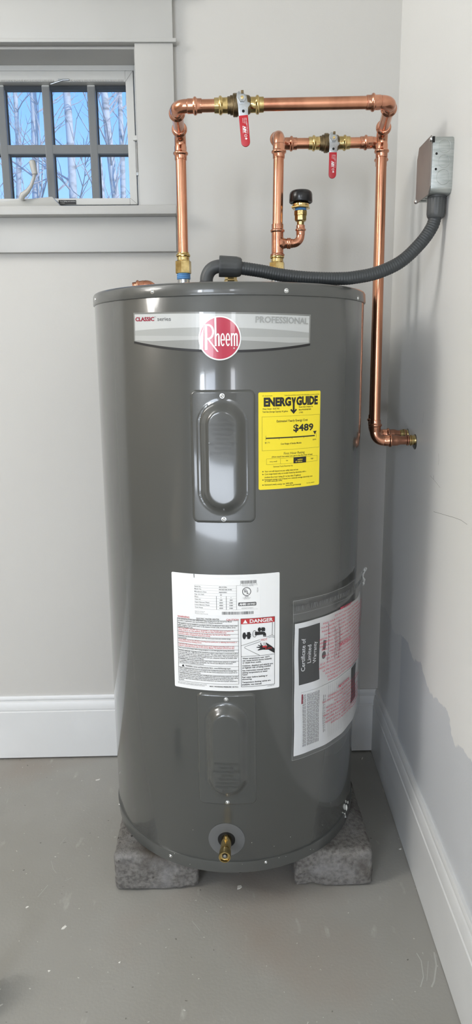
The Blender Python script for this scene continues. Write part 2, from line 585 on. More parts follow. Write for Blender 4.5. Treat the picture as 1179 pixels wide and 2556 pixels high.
# mitre lines at the sash corners
g = G()
for (cx, cz, sx, sz) in ((SX1, SZ1, -1, -1), (SX1, SZ0, -1, 1)):
    p0, p1 = Vector((cx, 0.4256, cz)), Vector((cx + sx * 0.020, 0.4256, cz + sz * (0.026 if sz < 0 else 0.0165)))
    dd = (p1 - p0).normalized().cross(Vector((0, 1, 0))) * 0.0005
    g.add([p0 + dd, p1 + dd, p1 - dd, p0 - dd], [(0, 1, 2, 3)])
obj('mitre_joint', g, 'scuff', sash, 0)
obj('gasket_shade', ring(GX0, GX1, GZ0, GZ1, 0.003, 0.003, 0.003, 0.010, 0.452, 0.470), 'gasket_shade', sash, 0)  # dark seal round the glass, also painting in its shadow gap
MX = [-0.352, -0.4715, -0.591, -0.7105]
MZ = 1.7310
for x in MX:
    if x > GX0 + 0.01:
        b = obj('muntin', G().box(x - 0.0105, x + 0.0105, 0.4445, 0.462, GZ0, GZ1), 'sash', sash, 0, bevel=0.003)
        obj('muntin_shadow_strip', G().box(x - 0.0135, x + 0.0135, 0.4625, 0.466, GZ0, GZ1), 'gasket_shade', sash, 0)  # black strip standing in for the shadow line along the bar
obj('muntin', G().box(GX0, GX1, 0.4455, 0.462, MZ - 0.0115, MZ + 0.0115), 'sash', sash, 0, bevel=0.003)
obj('muntin_shadow_strip', G().box(GX0, GX1, 0.4625, 0.4665, MZ - 0.0145, MZ + 0.0145), 'gasket_shade', sash, 0)
edges = [GX1] + [x for x in MX if x > GX0] + [GX0]
for a, b in zip(edges[:-1], edges[1:]):
    for z0, z1 in ((GZ0, MZ), (MZ, GZ1)):
        obj('pane', G().box(b, a, 0.4675, 0.4705, z0, z1), 'glass', sash, 0)
obj('insect_screen', G().add([(GX0, 0.4405, GZ0), (GX1, 0.4405, GZ0), (GX1, 0.4405, GZ1 - .006), (GX0, 0.4405, GZ1 - .006)], [(0, 1, 2, 3)]),
    'screen', win, 0)
g = G()
k = -0.72
while k < GX1 - 0.004:
    if not -0.445 < k < -0.405:
        g.box(k, k + 0.0022, 0.4240, 0.4262, GZ1 + 0.0005, GZ1 + 0.0045)
    k += 0.0042
obj('screen_spline', g, 'trim', win, 0)
# screen clip hanging at the top
g = G().tube([(-0.452, .421, 1.8800), (-0.440, .420, 1.8830), (-0.420, .4215, 1.8895), (-0.404, .4225, 1.8905)], 0.0022, 8)
g.box(-0.432, -0.404, 0.421, 0.4262, 1.8890, 1.8925)
obj('screen_clip', g, 'steel', win)
# latch tab on the right stile
g = G().box(-0.2435, -0.2275, 0.414, 0.426, 1.7440, 1.7560)
obj('latch', g, 'sash', win, 30, bevel=0.002)
obj('hinge_rod', G().box(-0.2375, -0.2355, 0.4235, 0.430, 1.665, 1.742), 'trim', win, 0)
obj('hinge_clip', G().box(-0.2385, -0.2335, 0.4225, 0.430, 1.6600, 1.6670), 'steel', win, 0)
# crank operator on the stool
op = obj('operator_housing', G().prism([(-0.66, 1.5592), (-0.443, 1.5592), (-0.433, 1.5730), (-0.455, 1.5985), (-0.530, 1.5915), (-0.66, 1.5800)],
         lambda a, b, c: (a, 0.372 + c, b), 0.052), 'crank', win, 30, bevel=0.004)
g = G().tube([(-0.535, .365, 1.5890), (-0.529, .362, 1.5990), (-0.515, .36, 1.6080), (-0.505, .358, 1.6200), (-0.496, .356, 1.6390),
              (-0.4925, .353, 1.6480)], [0.0070, 0.0078, 0.0064, 0.0046, 0.0042, 0.0046], 12)
hd = obj('crank_handle', g, 'crank', op)
g = G().lathe((-0.4915, .353, 1.6460), (-0.16, -0.03, 1), [(0, 0.005), (0.002, 0.0072), (0.025, 0.0086), (0.032, 0.0082), (0.0345, 0.005)], 16)
obj('crank_knob', g, 'crank', hd)
st = obj('warning_sticker', G().box(-0.4500, -0.4035, 0.4250, 0.4261, 1.5888, 1.6000), 'ink', sash, 0, bevel=0.0006)

# ------------------------------------------------------------------ text and cylinder wrapping
R = 0.292
TXT = bpy.data.curves.new('lettering', 'FONT')
TXT.size = 1.0
TXT.resolution_u = 2
TXT_OB = bpy.data.objects.new('lettering', TXT)
_cache = {}


def glyphs(s, bold=0.0):
    key = (s, bold)
    if key not in _cache:
        TXT.body = s
        TXT.offset = bold
        me = TXT_OB.to_mesh()
        _cache[key] = ([(v.co.x, v.co.y) for v in me.vertices], [tuple(p.vertices) for p in me.polygons])
        TXT_OB.to_mesh_clear()
    return _cache[key]


CAP = 0.682


def put(g, s, x0, x1, zb, cap, bold=0.0, rot=0.0, align='l', slant=0.0):
    """flat text into g (2-D, third coordinate 0): from x0 to x1 along the line (x1=None: natural width), baseline zb, cap height"""
    v, f = glyphs(s, bold)
    if not v:
        return
    a, b = min(p[0] for p in v), max(p[0] for p in v)
    ky = cap / CAP
    kx = ky if x1 is None else abs(x1 - x0) / max(b - a, 1e-6)
    w = (b - a) * kx
    ox = 0.0 if align == 'l' else (-w / 2 if align == 'c' else -w)
    out = []
    for px, py in v:
        u, q = (px - a) * kx + ox, py * ky
        u += slant * q
        if rot:
            u, q = u * cos(rot) - q * sin(rot), u * sin(rot) + q * cos(rot)
        out.append((x0 + u, zb + q, 0))
    g.add(out, f)


def rect(g, a, b, c, d):
    g.add([(a, c, 0), (b, c, 0), (b, d, 0), (a, d, 0)], [(0, 1, 2, 3)])


def poly(g, pts):
    g.add([(a, b, 0) for a, b in pts], [tuple(range(len(pts)))])


def rrect(a, b, c, d, r, n=5):
    out = []
    for cx, cy, s in ((b - r, d - r, 0), (a + r, d - r, 1), (a + r, c + r, 2), (b - r, c + r, 3)):
        for k in range(n + 1):
            q = (s + k / n) * pi / 2
            out.append((cx + r * cos(q), cy + r * sin(q)))
    return out


def ell(cx, cy, rx, ry, n=32):
    return [(cx + rx * cos(2 * pi * k / n), cy + ry * sin(2 * pi * k / n)) for k in range(n)]


def stroke(g, pts, w):
    for (a, b), (c, d) in zip(pts[:-1], pts[1:]):
        L = sqrt((c - a) ** 2 + (d - b) ** 2) or 1e-6
        nx, ny = -(d - b) / L * w / 2, (c - a) / L * w / 2
        tx, ty = (c - a) / L * w * 0.3, (d - b) / L * w * 0.3
        g.add([(a + nx - tx, b + ny - ty, 0), (a - nx - tx, b - ny - ty, 0), (c - nx + tx, d - ny + ty, 0), (c + nx + tx, d + ny + ty, 0)],
              [(0, 1, 2, 3)])


def frame_lines(g, a, b, c, d, w):
    rect(g, a, b, c - w / 2, c + w / 2)
    rect(g, a, b, d - w / 2, d + w / 2)
    rect(g, a - w / 2, a + w / 2, c, d)
    rect(g, b - w / 2, b + w / 2, c, d)


def on_cyl(s, z, off, rot=None):
    q = s / R
    r = R + off
    return (r * sin(q), -r * cos(q), z)


def wrapped(name, g, m, parent, off, cut=None, fn=None, rotate=None):
    """wrap a flat layer onto the tank; cut: slice wide faces every `cut` metres so they follow the curve"""
    if rotate:
        cx, cz, an = rotate
        g.v = [(cx + (x - cx) * cos(an) - (z - cz) * sin(an), cz + (x - cx) * sin(an) + (z - cz) * cos(an), 0) for x, z, _ in g.v]
    if cut:
        me = bpy.data.meshes.new('tmp')
        me.from_pydata(g.v, [], g.f)
        bm = bmesh.new()
        bm.from_mesh(me)
        x0, x1 = min(v[0] for v in g.v), max(v[0] for v in g.v)
        k = x0 + cut
        while k < x1:
            bmesh.ops.bisect_plane(bm, geom=list(bm.verts) + list(bm.edges) + list(bm.faces), dist=1e-7, plane_co=(k, 0, 0),
                                   plane_no=(1, 0, 0))
            k += cut
        if fn is not None and fn is globals().get('on_pouch'):
            y0, y1 = min(v[1] for v in g.v), max(v[1] for v in g.v)
            k = y0 + 0.008
            while k < y1:
                bmesh.ops.bisect_plane(bm, geom=list(bm.verts) + list(bm.edges) + list(bm.faces), dist=1e-7, plane_co=(0, k, 0),
                                       plane_no=(0, 1, 0))
                k += 0.008
        bm.verts.index_update()
        h = G()
        h.v = [tuple(v.co) for v in bm.verts]
        h.f = [tuple(v.index for v in f.verts) for f in bm.faces]
        bm.free()
        bpy.data.meshes.remove(me)
        g = h
    w = G()
    f2 = fn or on_cyl
    w.v = [f2(x, z, off) for x, z, _ in g.v]
    w.f = g.f
    return obj(name, w, m, parent, 0, fixn=False)


# ------------------------------------------------------------------ concrete blocks
def block(x0, x1, y0, y1, h, seed, label, chips):
    t = G()
    nx, ny, nz = 26, 50, 13
    idx = {}

    def vid(i, j, k):
        key = (i, j, k)
        if key not in idx:
            fx, fy, fz = i / nx, j / ny, k / nz
            p = Vector((x0 + (x1 - x0) * fx, y0 + (y1 - y0) * fy, h * fz))
            # soften the arrises
            c = Vector(((x0 + x1) / 2, (y0 + y1) / 2, h / 2))
            q = Vector((p.x - c.x, p.y - c.y, p.z - c.z))
            hx, hy, hz = (x1 - x0) / 2, (y1 - y0) / 2, h / 2
            rr = 0.012
            inner = Vector((max(-hx + rr, min(hx - rr, q.x)), max(-hy + rr, min(hy - rr, q.y)), max(-hz + rr, min(hz - rr, q.z))))
            dv = q - inner
            if dv.length > rr:
                dv = dv.normalized() * rr
            q = inner + dv
            n = q.normalized() if dv.length < 1e-6 else dv.normalized()
            s = noise.noise(Vector((p.x * 60 + seed, p.y * 60, p.z * 60))) * 0.0022
            s += noise.noise(Vector((p.x * 170, p.y * 170 + seed, p.z * 170))) * 0.0012
            for (cx, cy, cz, cr, cd) in chips:
                dd = (Vector((cx, cy, cz)) - (q + c)).length
                if dd < cr:
                    s -= cd * (1 - dd / cr) ** 0.6
            q = q + n * s
            z = q.z + c.z
            if z > h - 0.0001 and fz == 1:
                z = h - 0.0001 if z > h else z
            z = max(0.0, min(z, h))
            if k == 0:
                z = max(z, 0.0)
            t.v.append((q.x + c.x, q.y + c.y, z))
            idx[key] = len(t.v) - 1
        return idx[key]

    for a in range(nx):
        for b in range(ny):
            for k in (0, nz):
                t.f.append((vid(a, b, k), vid(a + 1, b, k), vid(a + 1, b + 1, k), vid(a, b + 1, k)))
        for b in range(nz):
            for j in (0, ny):
                t.f.append((vid(a, j, b), vid(a + 1, j, b), vid(a + 1, j, b + 1), vid(a, j, b + 1)))
    for a in range(ny):
        for b in range(nz):
            for i in (0, nx):
                t.f.append((vid(i, a, b), vid(i, a + 1, b), vid(i, a + 1, b + 1), vid(i, a, b + 1)))
    o = obj('concrete_block', t, 'block', None, 60)
    o.location = (0, 0, 0)
    return tag(o, label, 'block', 'concrete blocks under the tank')


block(-0.2785, -0.0865, -0.228, 0.168, 0.0935, 3.1, 'weathered concrete block under the left side of the tank, dark stain on top',
      [(-0.105, -0.228, 0.02, 0.030, 0.006), (-0.15, -0.228, 0.05, 0.018, 0.004)])
block(0.1300, 0.3085, -0.231, 0.165, 0.0935, 8.7, 'weathered concrete block under the right side of the tank, chipped front corner',
      [(0.158, -0.231, 0.018, 0.026, 0.008), (0.132, -0.231, 0.06, 0.02, 0.006), (0.175, -0.231, 0.012, 0.02, 0.006)])

# ------------------------------------------------------------------ water heater
ZB, ZS1, ZS2, ZT = 0.0940, 0.1232, 1.2909, 1.3143
heater = thing('water_heater', 'tall dark grey electric water heater standing on two concrete blocks', 'water heater', (0, 0, ZB))
g = G().lathe((0, 0, 0), (0, 0, 1), [(ZS1 - 0.004, R - 0.0015), (ZS1 + 0.0006, R), (ZS2 - 0.0006, R), (ZS2 + 0.004, R - 0.0015)], 160)
obj('jacket', g, 'tank', heater, 40)
g = G().lathe((0, 0, 0), (0, 0, 1), [(ZS2 - 0.0002, R - 0.001), (ZS2 - 0.0002, R + 0.0022), (ZS2 + 0.0012, R + 0.0028), (ZT - 0.0060, R + 0.0020), (ZT - 0.0020, R - 0.0002),
                                      (ZT, R - 0.0040), (ZT - 0.0012, R - 0.012), (ZT - 0.004, R - 0.016), (ZT - 0.004, 0.02)], 160)
obj('top_pan', g, 'pan', heater, 50)
g = G().lathe((0, 0, 0), (0, 0, 1), [(ZB, R - 0.018), (ZB, R - 0.003), (ZB + 0.0015, R + 0.0005), (ZS1 - 0.003, R + 0.0026), (ZS1 - 0.0006, R + 0.0022), (ZS1 + 0.0002, R - 0.001)], 160)
obj('base_pan', g, 'pan', heater, 50)


def screw(az, z, off, parent, r=0.0036):
    s = radians(az) * R
    p = Vector(on_cyl(s, z, off))
    d = Vector((sin(radians(az)), -cos(radians(az)), 0))
    g = G().lathe(p, d, [(-0.001, r * 1.25), (0.0004, r * 1.25), (0.0005, r * 0.95), (0.0014, r * 0.85), (0.0021, r * 0.45), (0.0016, r * 0.3), (0.0013, 0.0002)], 14)
    return obj('screw', g, 'screw', parent, 50)


for az, z in ((-29.6, 1.3010), (19.8, 1.2985), (-70, 1.3000), (60.2, 1.2950), (105, 1.3), (150, 1.3), (-115, 1.3), (-160, 1.3)):
    screw(az, z, 0.0022, heater)
for az, z in ((-30.1, 0.1110), (11.9, 0.1160), (-76, 0.113), (62, 0.113)):
    screw(az, z, 0.0016, heater)


def smooth01(x):
    x = max(0.0, min(1.0, x))
    return x * x * (3 - 2 * x)


def panel_off(du, dz, hw, hh):
    """relief of an access panel above the jacket: rounded plate with a long raised oval"""
    rr = 0.012
    qx, qz = abs(du) - (hw - rr), abs(dz) - (hh - rr)
    de = rr - sqrt(max(qx, 0) ** 2 + max(qz, 0) ** 2) if (qx > 0 or qz > 0) else rr - max(qx, qz)
    h = -0.0006 + 0.0042 * smooth01(de / 0.0042)
    ow, oh = 0.0445, 0.1065
    cz = max(-(oh - ow), min(oh - ow, dz))
    do = ow - sqrt(du * du + (dz - cz) ** 2)
    h += 0.0150 * smooth01(do / 0.0205) - (0.35 * du * du / (2 * R) if do > 0 else 0)
    h += 0.0006 * smooth01((do + 0.004) / 0.004)
    return h


ECO = ['POWER SUPPLY', 'MUST BE', 'DISCONNECTED', 'BEFORE', 'ADJUSTING', 'THERMOSTAT', 'OR RESETTING', 'E.C.O.']


def access_panel(s0, z0, z1, flipped):
    hw, hh = 0.0618, (z1 - z0) / 2
    zc = (z0 + z1) / 2
    nx, nz = 66, 124
    g = G()
    for j in range(nz + 1):
        for i in range(nx + 1):
            du, dz = -hw + 2 * hw * i / nx, -hh + 2 * hh * j / nz
            # clip grid corners to the rounded outline
            rr = 0.012
            ax, az = max(0, abs(du) - (hw - rr)), max(0, abs(dz) - (hh - rr))
            L = sqrt(ax * ax + az * az)
            if L > rr:
                du = math.copysign(hw - rr + ax * rr / L, du) if ax > 0 else du
                dz = math.copysign(hh - rr + az * rr / L, dz) if az > 0 else dz
            g.v.append(on_cyl(s0 + du, zc + dz, panel_off(du, dz, hw, hh)))
    for j in range(nz):
        for i in range(nx):
            a = j * (nx + 1) + i
            g.f.append((a, a + 1, a + nx + 2, a + nx + 1))
    p = obj('access_panel', g, 'tank', heater, 60, fixn=False)
    az = math.degrees(s0 / R)
    for zz in (z1 - 0.0115, z0 + 0.0085):
        screw(az, zz, 0.0036, p, 0.0037)
    t = G()
    n = len(ECO)
    for i, line in enumerate(ECO):
        if flipped:
            zb = zc + 0.0085 + i * 0.0088 + 0.0045
            put(t, line, 0, None, 0, 0.0046, 0.01, align='c')
        else:
            zb = zc - 0.0190 - i * 0.0088 - 0.004
            put(t, line, 0, None, 0, 0.0046, 0.01, align='c')
        # place this line's vertices
        vs, fs = glyphs(line, 0.01)
        k = len(vs)
        for q in range(len(t.v) - k, len(t.v)):
            x, y, _ = t.v[q]
            t.v[q] = (s0 - x, zb - y, 0) if flipped else (s0 + x, zb + y, 0)
    w = wrapped('embossed_lettering', t, 'tank', p, 0.0009,
                fn=lambda s, z, off: on_cyl(s, z, panel_off(s - s0, z - zc, hw, hh) + off))
    w['label'] = 'embossed warning lettering'
    return p


access_panel(-0.0195, 0.8700, 1.1235, True)['label'] = 'upper access panel'
access_panel(-0.0200, 0.2600, 0.5150, False)['label'] = 'lower access panel'

# ---- brand label
BR = (-0.023, 1.234, -0.0215)               # slight clockwise tilt of the label
BX0, BX1, BZ0, BZ1 = -0.2007, 0.1545, 1.2052, 1.2615


def bot(x, d=0.0):                           # lower arc of the label
    u = (x - (BX0 + BX1) / 2) / ((BX1 - BX0) / 2)
    return BZ0 - 0.0150 * (1 - u * u) + d


def arc_poly(x0, x1, top, botf, n=48):
    xs = [x0 + (x1 - x0) * k / n for k in range(n + 1)]
    return [(x, top(x)) for x in xs] + [(x, botf(x)) for x in reversed(xs)]


def band(name, m, parent, off, x0, x1, top, botf, n=48):
    g = G()
    xs = [x0 + (x1 - x0) * k / n for k in range(n + 1)]
    vs = [(x, top(x), 0) for x in xs] + [(x, botf(x), 0) for x in xs]
    g.add(vs, [(k, n + 1 + k, n + 2 + k, k + 1) for k in range(n)])
    return wrapped(name, g, m, parent, off, rotate=BR)


UC = (BX0 + BX1) / 2
uu = lambda x: (x - UC) / ((BX1 - BX0) / 2)
brand = band('brand_label', 'b_border', heater, 0.0003, BX0, BX1, lambda x: BZ1, lambda x: bot(x))
brand['label'] = 'grey brand label with a red round emblem'
band('black_band', 'ink', brand, 0.0005, BX0, BX1, lambda x: bot(x, 0.0042), lambda x: bot(x))
band('light_field', 'b_light', brand, 0.0005, BX0 + 0.0032, BX1 - 0.0032, lambda x: BZ1 - 0.003, lambda x: bot(x, 0.0046))
band('mid_field', 'b_mid', brand, 0.0007, BX0 + 0.0032, BX1 - 0.0032, lambda x: 1.2285 + 0.0060 * (1 - uu(x) ** 2), lambda x: bot(x, 0.0046))
band('pale_field', 'b_pale', brand, 0.0009, BX0 + 0.0032, BX1 - 0.0032, lambda x: 1.2152 + 0.0035 * (1 - uu(x) ** 2) + 0.0045 * uu(x) ** 2,
     lambda x: max(bot(x, 0.0046), 1.2095 - 0.004 * (1 - uu(x) ** 2)))
band('dark_field', 'b_dark', brand, 0.0011, BX0 + 0.0032, BX1 - 0.0032, lambda x: 1.2135 - 0.0040 * (1 - abs(abs(uu(x)) - 0.74) / 0.74),
     lambda x: bot(x, 0.0046))
g = G()
put(g, 'CLASSIC', -0.1952, -0.1500, 1.2462, 0.0066, 0.035)
wrapped('series_lettering', g, 'maroon', brand, 0.0013, rotate=BR)
g = G()
put(g, 'series', -0.1430, -0.1150, 1.2462, 0.0066)
put(g, 'TM', -0.1496, None, 1.2525, 0.0016)
wrapped('series_lettering', g, 'ink_grey', brand, 0.0013, rotate=BR)
g = G()
put(g, 'PROFESSIONAL', 0.0425, 0.1480, 1.2440, 0.0108, 0.02)
put(g, 'TM', 0.1483, None, 1.2530, 0.0016)
wrapped('grade_lettering', g, 'b_text', brand, 0.0013, rotate=BR)
# round emblem
EC = (-0.0226, 1.2153)
g = G()
poly(g, ell(EC[0], EC[1], 0.0388, 0.0392, 72))
disc = wrapped('emblem', g, 'logo_white', brand, 0.0015, cut=0.008)
g = G()
poly(g, ell(EC[0], EC[1], 0.0365, 0.0368, 72))
red = wrapped('emblem_disc', g, 'logo_red', brand, 0.0018, cut=0.008)
g = G()
rect(g, -0.0500, -0.0452, 1.1950, 1.2402)                      # R stem
outer = [(-0.0500 + 0.0, 1.2405)] + [(-0.0432 + 0.0108 * cos(q), 1.2268 + 0.0137 * sin(q)) for q in [pi / 2 - pi * k / 16 for k in range(17)]]
inner = [(-0.0452, 1.2372)] + [(-0.0436 + 0.0075 * cos(q), 1.2268 + 0.0106 * sin(q)) for q in [pi / 2 - pi * k / 16 for k in range(17)]]
for k in range(len(outer) - 1):
    poly(g, [outer[k], outer[k + 1], inner[k + 1], inner[k]])
poly(g, [(-0.0452, 1.2131), (-0.0432, 1.2131), (-0.0436, 1.2162), (-0.0452, 1.2162)])
poly(g, [(-0.0452, 1.2142), (-0.0425, 1.2150), (-0.0248, 1.1914), (-0.0278, 1.1914)])      # long leg
rect(g, -0.0318, -0.0284, 1.2015, 1.2522)                      # tall h
oh = [(-0.0258 + 0.0030 * cos(q), 1.2190 + 0.0052 * sin(q)) for q in [pi - pi * k / 10 for k in range(11)]]
ih = [(-0.0262 + 0.0013 * cos(q), 1.2186 + 0.0026 * sin(q)) for q in [pi - pi * k / 10 for k in range(11)]]
for k in range(10):
    poly(g, [oh[k], oh[k + 1], ih[k + 1], ih[k]])
rect(g, -0.0256, -0.0226, 1.2015, 1.2192)
for cx in (-0.0172, -0.0078):                                  # e, e
    n = 24
    for k in range(n):
        a0, a1 = radians(0 + 318 * k / n), radians(0 + 318 * (k + 1) / n)
        poly(g, [(cx + 0.0042 * cos(a0), 1.2127 + 0.0116 * sin(a0)), (cx + 0.0042 * cos(a1), 1.2127 + 0.0116 * sin(a1)),
                 (cx + 0.0019 * cos(a1), 1.2127 + 0.0090 * sin(a1)), (cx + 0.0019 * cos(a0), 1.2127 + 0.0090 * sin(a0))])
    rect(g, cx - 0.0026, cx + 0.0041, 1.2113, 1.2134)
for a, b in ((-0.0025, 0.0000), (0.0028, 0.0050), (0.0075, 0.0099)):
    rect(g, a, b, 1.2013, 1.2205)
rect(g, -0.0025, 0.0000, 1.2205, 1.2240)
for x0, x1 in ((0.0000, 0.0050), (0.0050, 0.0099)):
    cx = (x0 + x1) / 2 - 0.0006
    oh = [(cx + 0.0031 * cos(q), 1.2200 + 0.0042 * sin(q)) for q in [pi - pi * k / 10 for k in range(11)]]
    ih = [(cx + 0.0010 * cos(q), 1.2192 + 0.0022 * sin(q)) for q in [pi - pi * k / 10 for k in range(11)]]
    for k in range(10):
        poly(g, [oh[k], oh[k + 1], ih[k + 1], ih[k]])
wrapped('emblem_lettering', g, 'logo_white', brand, 0.0021, cut=0.012)
g = G()
poly(g, ell(0.0031, 1.1975, 0.0014, 0.0014, 12))
wrapped('registered_mark', g, 'b_light', brand, 0.0021)

# ---- yellow energy label
EX0, EX1, EZ0, EZ1 = 0.0476, 0.1816, 0.9334, 1.1173
g = G()
poly(g, rrect(EX0, EX1, EZ0, EZ1, 0.003))
en = wrapped('energy_label', g, 'yellow', heater, 0.0003, cut=0.008)
en['label'] = 'yellow energy cost label with black print'
g = G()
put(g, 'ENERG', 0.0579, 0.1128, 1.0918, 0.0145, 0.055)
put(g, 'GUIDE', 0.1240, 0.1746, 1.0922, 0.0145, 0.055)
# the tailed Y pointing down with an arrow head
rect(g, 0.1165, 0.1205, 1.0800, 1.0960)
poly(g, [(0.1110, 1.0832), (0.1185, 1.0755), (0.1258, 1.0832), (0.1230, 1.0850), (0.1205, 1.0822), (0.1165, 1.0822), (0.1138, 1.0850)])
poly(g, [(0.1136, 1.1065), (0.1165, 1.0955), (0.1200, 1.0955), (0.1172, 1.1065)])
poly(g, [(0.1205, 1.0955), (0.1170, 1.0955), (0.1198, 1.1065), (0.1234, 1.1065)])
put(g, '$489', 0.1181, 0.1643, 1.0426, 0.0124, 0.028)
poly(g, [(0.1638, 1.0405), (0.1728, 1.0405), (0.1684, 1.0335)])
rect(g, 0.0619, 0.1682, 1.0304, 1.0326)
wrapped('energy_heading', g, 'ink', en, 0.0006, cut=0.012)
g = G()
put(g, 'U.S. Government', 0.0551, 0.0745, 1.1098, 0.0021)
put(g, 'Federal law prohibits removal of this label before consumer purchase', 0.0992, 0.1781, 1.1098, 0.0021)
put(g, 'Water Heater - ELECTRIC', 0.0554, 0.0894, 1.0852, 0.0028, 0.01)
put(g, 'Tank Size (Storage Capacity): 45 gallons', 0.0554, 0.1065, 1.0798, 0.0028, 0.01)
put(g, 'Rheem Sales Company, Inc.', 0.1300, 0.1629, 1.0868, 0.0026, 0.01)
put(g, 'Model PROE50 M2 RH95', 0.1301, 0.1580, 1.0815, 0.0026, 0.01)
put(g, '2 TR95', 0.1301, 0.1393, 1.0763, 0.0026, 0.01)
put(g, 'Estimated Yearly Energy Cost', 0.0834, 0.1505, 1.0610, 0.0041, 0.012)
put(g, '$171', 0.0600, 0.0692, 1.0219, 0.0027)
put(g, '$494', 0.1633, 0.1719, 1.0226, 0.0027)
put(g, 'Cost Range of Similar Models', 0.0916, 0.1363, 1.0184, 0.0030, 0.01)
put(g, 'First Hour Rating', 0.0984, 0.1438, 0.9991, 0.0044)
put(g, '(How much hot water you get in the first hour of use)', 0.0738, 0.1629, 0.9944, 0.0028, 0.012)
put(g, 'very small', 0.0692, 0.0842, 0.9858, 0.0027)
put(g, 'low', 0.1032, 0.1072, 0.9862, 0.0027)
put(g, 'high', 0.1592, 0.1652, 0.9862, 0.0027)
put(g, 'Estimated Yearly Electricity Use', 0.0770, 0.1175, 0.9757, 0.0028)
for x, z in ((0.0619, 1.0320), (0.1721, 1.0318)):
    rect(g, x - 0.0002, x + 0.0002, z - 0.0045, z + 0.0045)
for x in (0.0888, 0.1155, 0.1420):
    rect(g, x - 0.0003, x + 0.0003, 1.0285, 1.0305)
frame_lines(g, 0.0544, 0.1799, 1.0084, 1.0720, 0.0003)
frame_lines(g, 0.0631, 0.1752, 0.9816, 0.9924, 0.0003)
for x in (0.0914, 0.1192, 0.1476):
    rect(g, x - 0.00015, x + 0.00015, 0.9816, 0.9924)
for z, x1, s in ((0.9672, 0.1298, 'Your cost will depend on your utility rates and use.'),
                 (0.9620, 0.1476, 'Cost range based only on models fueled by electricity with a'),
                 (0.9560, 0.1356, 'medium first hour rating (51 to less than 75 gallons)'),
                 (0.9514, 0.1637, 'Estimated energy cost is based on a national average electricity cost'),
                 (0.9482, 0.0953, 'of 14.00 cents per kWh.'),
                 (0.9414, 0.1182, 'Estimated yearly energy use: 3493 kWh')):
    put(g, s, 0.0595, x1, z, 0.0027, 0.012)
put(g, 'www.ftc.gov/energy', 0.1022, 0.1365, 0.9379, 0.0027, 0.012)
put(g, 'Part No. 304974', 0.1495, 0.1685, 0.9387, 0.0018)
for z in (0.9684, 0.9630, 0.9523, 0.9424):
    poly(g, ell(0.0561, z, 0.0011, 0.0011, 10))
wrapped('energy_small_print', g, 'ink', en, 0.0006, cut=0.02)
g = G()
rect(g, 0.1193, 0.1476, 0.9808, 0.9924)
wrapped('rating_cell', g, 'ink', en, 0.0007, cut=0.01)
g = G()
put(g, 'medium', 0.1278, 0.1390, 0.9867, 0.0025, 0.02)
put(g, '62 Gallons', 0.1232, 0.1385, 0.9828, 0.0025, 0.02)
wrapped('rating_lettering', g, 'yellow', en, 0.0010)

# ---- white rating and warning label
LX0, LX1, LZ0, LZ1 = -0.1295, 0.0905, 0.5200, 0.7662
g = G()
poly(g, rrect(LX0, LX1, LZ0, LZ1, 0.0028))
wl_ = wrapped('warning_label', g, 'label_white', heater, 0.0003, cut=0.008)
wl_['label'] = 'large white rating and warning label'
g = G()
poly(g, rrect(-0.0830, 0.0500, 0.6822, 0.7572, 0.002))
wrapped('rating_plate', g, 'plate_white', wl_, 0.0006, cut=0.008)
g = G()
poly(g, [(-0.0818, 0.7662), (-0.0803, 0.7662), (-0.0803, 0.7585), (-0.0813, 0.7588)])
rows = [0.7440, 0.7388, 0.7333, 0.7278, 0.7225, 0.7172, 0.7115, 0.7060, 0.7003, 0.6945]
for i, z in enumerate(rows):
    rect(g, -0.0808, 0.0030, z - 0.0001, z + 0.0001)
rect(g, 0.0028, 0.0033, 0.6945, 0.7445)
rect(g, 0.0030, 0.0450, 0.7442, 0.7445)
rect(g, 0.0030, 0.0450, 0.6943, 0.6945)
for x in (-0.0366, -0.0170):
    rect(g, x - 0.00035, x + 0.00035, 0.6945, 0.7225)
names = [('Serial No.', '0R1512356'), ('Model No.', 'PROE50 M2 RH95'), ('Manufacture Date', '06JAN2021'), ('Cap. U.S. Gals.', '50'), ('Phase', '1'),
         ('Volts AC', '240'), ('Upper Element Watts', '4500'), ('Lower Element Watts', '4500'), ('Total Watts', '4500')]
second = ['', '', '', '', '1', '208', '3380', '3380', '3380']
for i, (a, b) in enumerate(names):
    z = rows[i] - 0.0040
    put(g, a, -0.0806, None, z, 0.0023, 0.01)
    if i < 3:
        put(g, b, -0.0312, None, z, 0.0023, 0.02)
    else:
        put(g, b, -0.0275, None, z, 0.0025, 0.02, align='c')
        if second[i]:
            put(g, second[i], -0.0078, None, z, 0.0025, 0.02, align='c')
random.seed(4)


def barcode(g, x0, x1, z0, z1):
    x = x0
    while x < x1:
        w = random.choice((0.0003, 0.0003, 0.0006, 0.0009))
        rect(g, x, min(x + w, x1), z0, z1)
        x += w + random.choice((0.0003, 0.0005, 0.0008))


barcode(g, 0.0108, 0.0428, 0.7478, 0.7542)
barcode(g, -0.0261, 0.0364, 0.6842, 0.6903)
put(g, '0 20352 74821 9', 0.0100, 0.0440, 0.7458, 0.0014)
put(g, 'Pressure: 150 PSI', 0.0151, 0.0362, 0.7424, 0.0016)
put(g, 'LISTED', 0.0231, None, 0.7200, 0.0017, 0.03, align='c')
put(g, 'HOUSEHOLD WATER', 0.0231, None, 0.7178, 0.0011, align='c')
put(g, 'HEATER 55CN', 0.0231, None, 0.7158, 0.0012, align='c')
put(g, '92314', 0.0462, None, 0.7290, 0.0026, rot=pi / 2)
put(g, 'ASSEMBLED IN MEXICO', 0.0123, 0.0358, 0.6963, 0.0016)
for i, s in enumerate(('Rheem Sales Company, Inc.', '2600 Gunter Park Drive', 'Montgomery, Alabama 36109 USA')):
    put(g, s, -0.0806, None, 0.6888 - i * 0.0026, 0.0013)
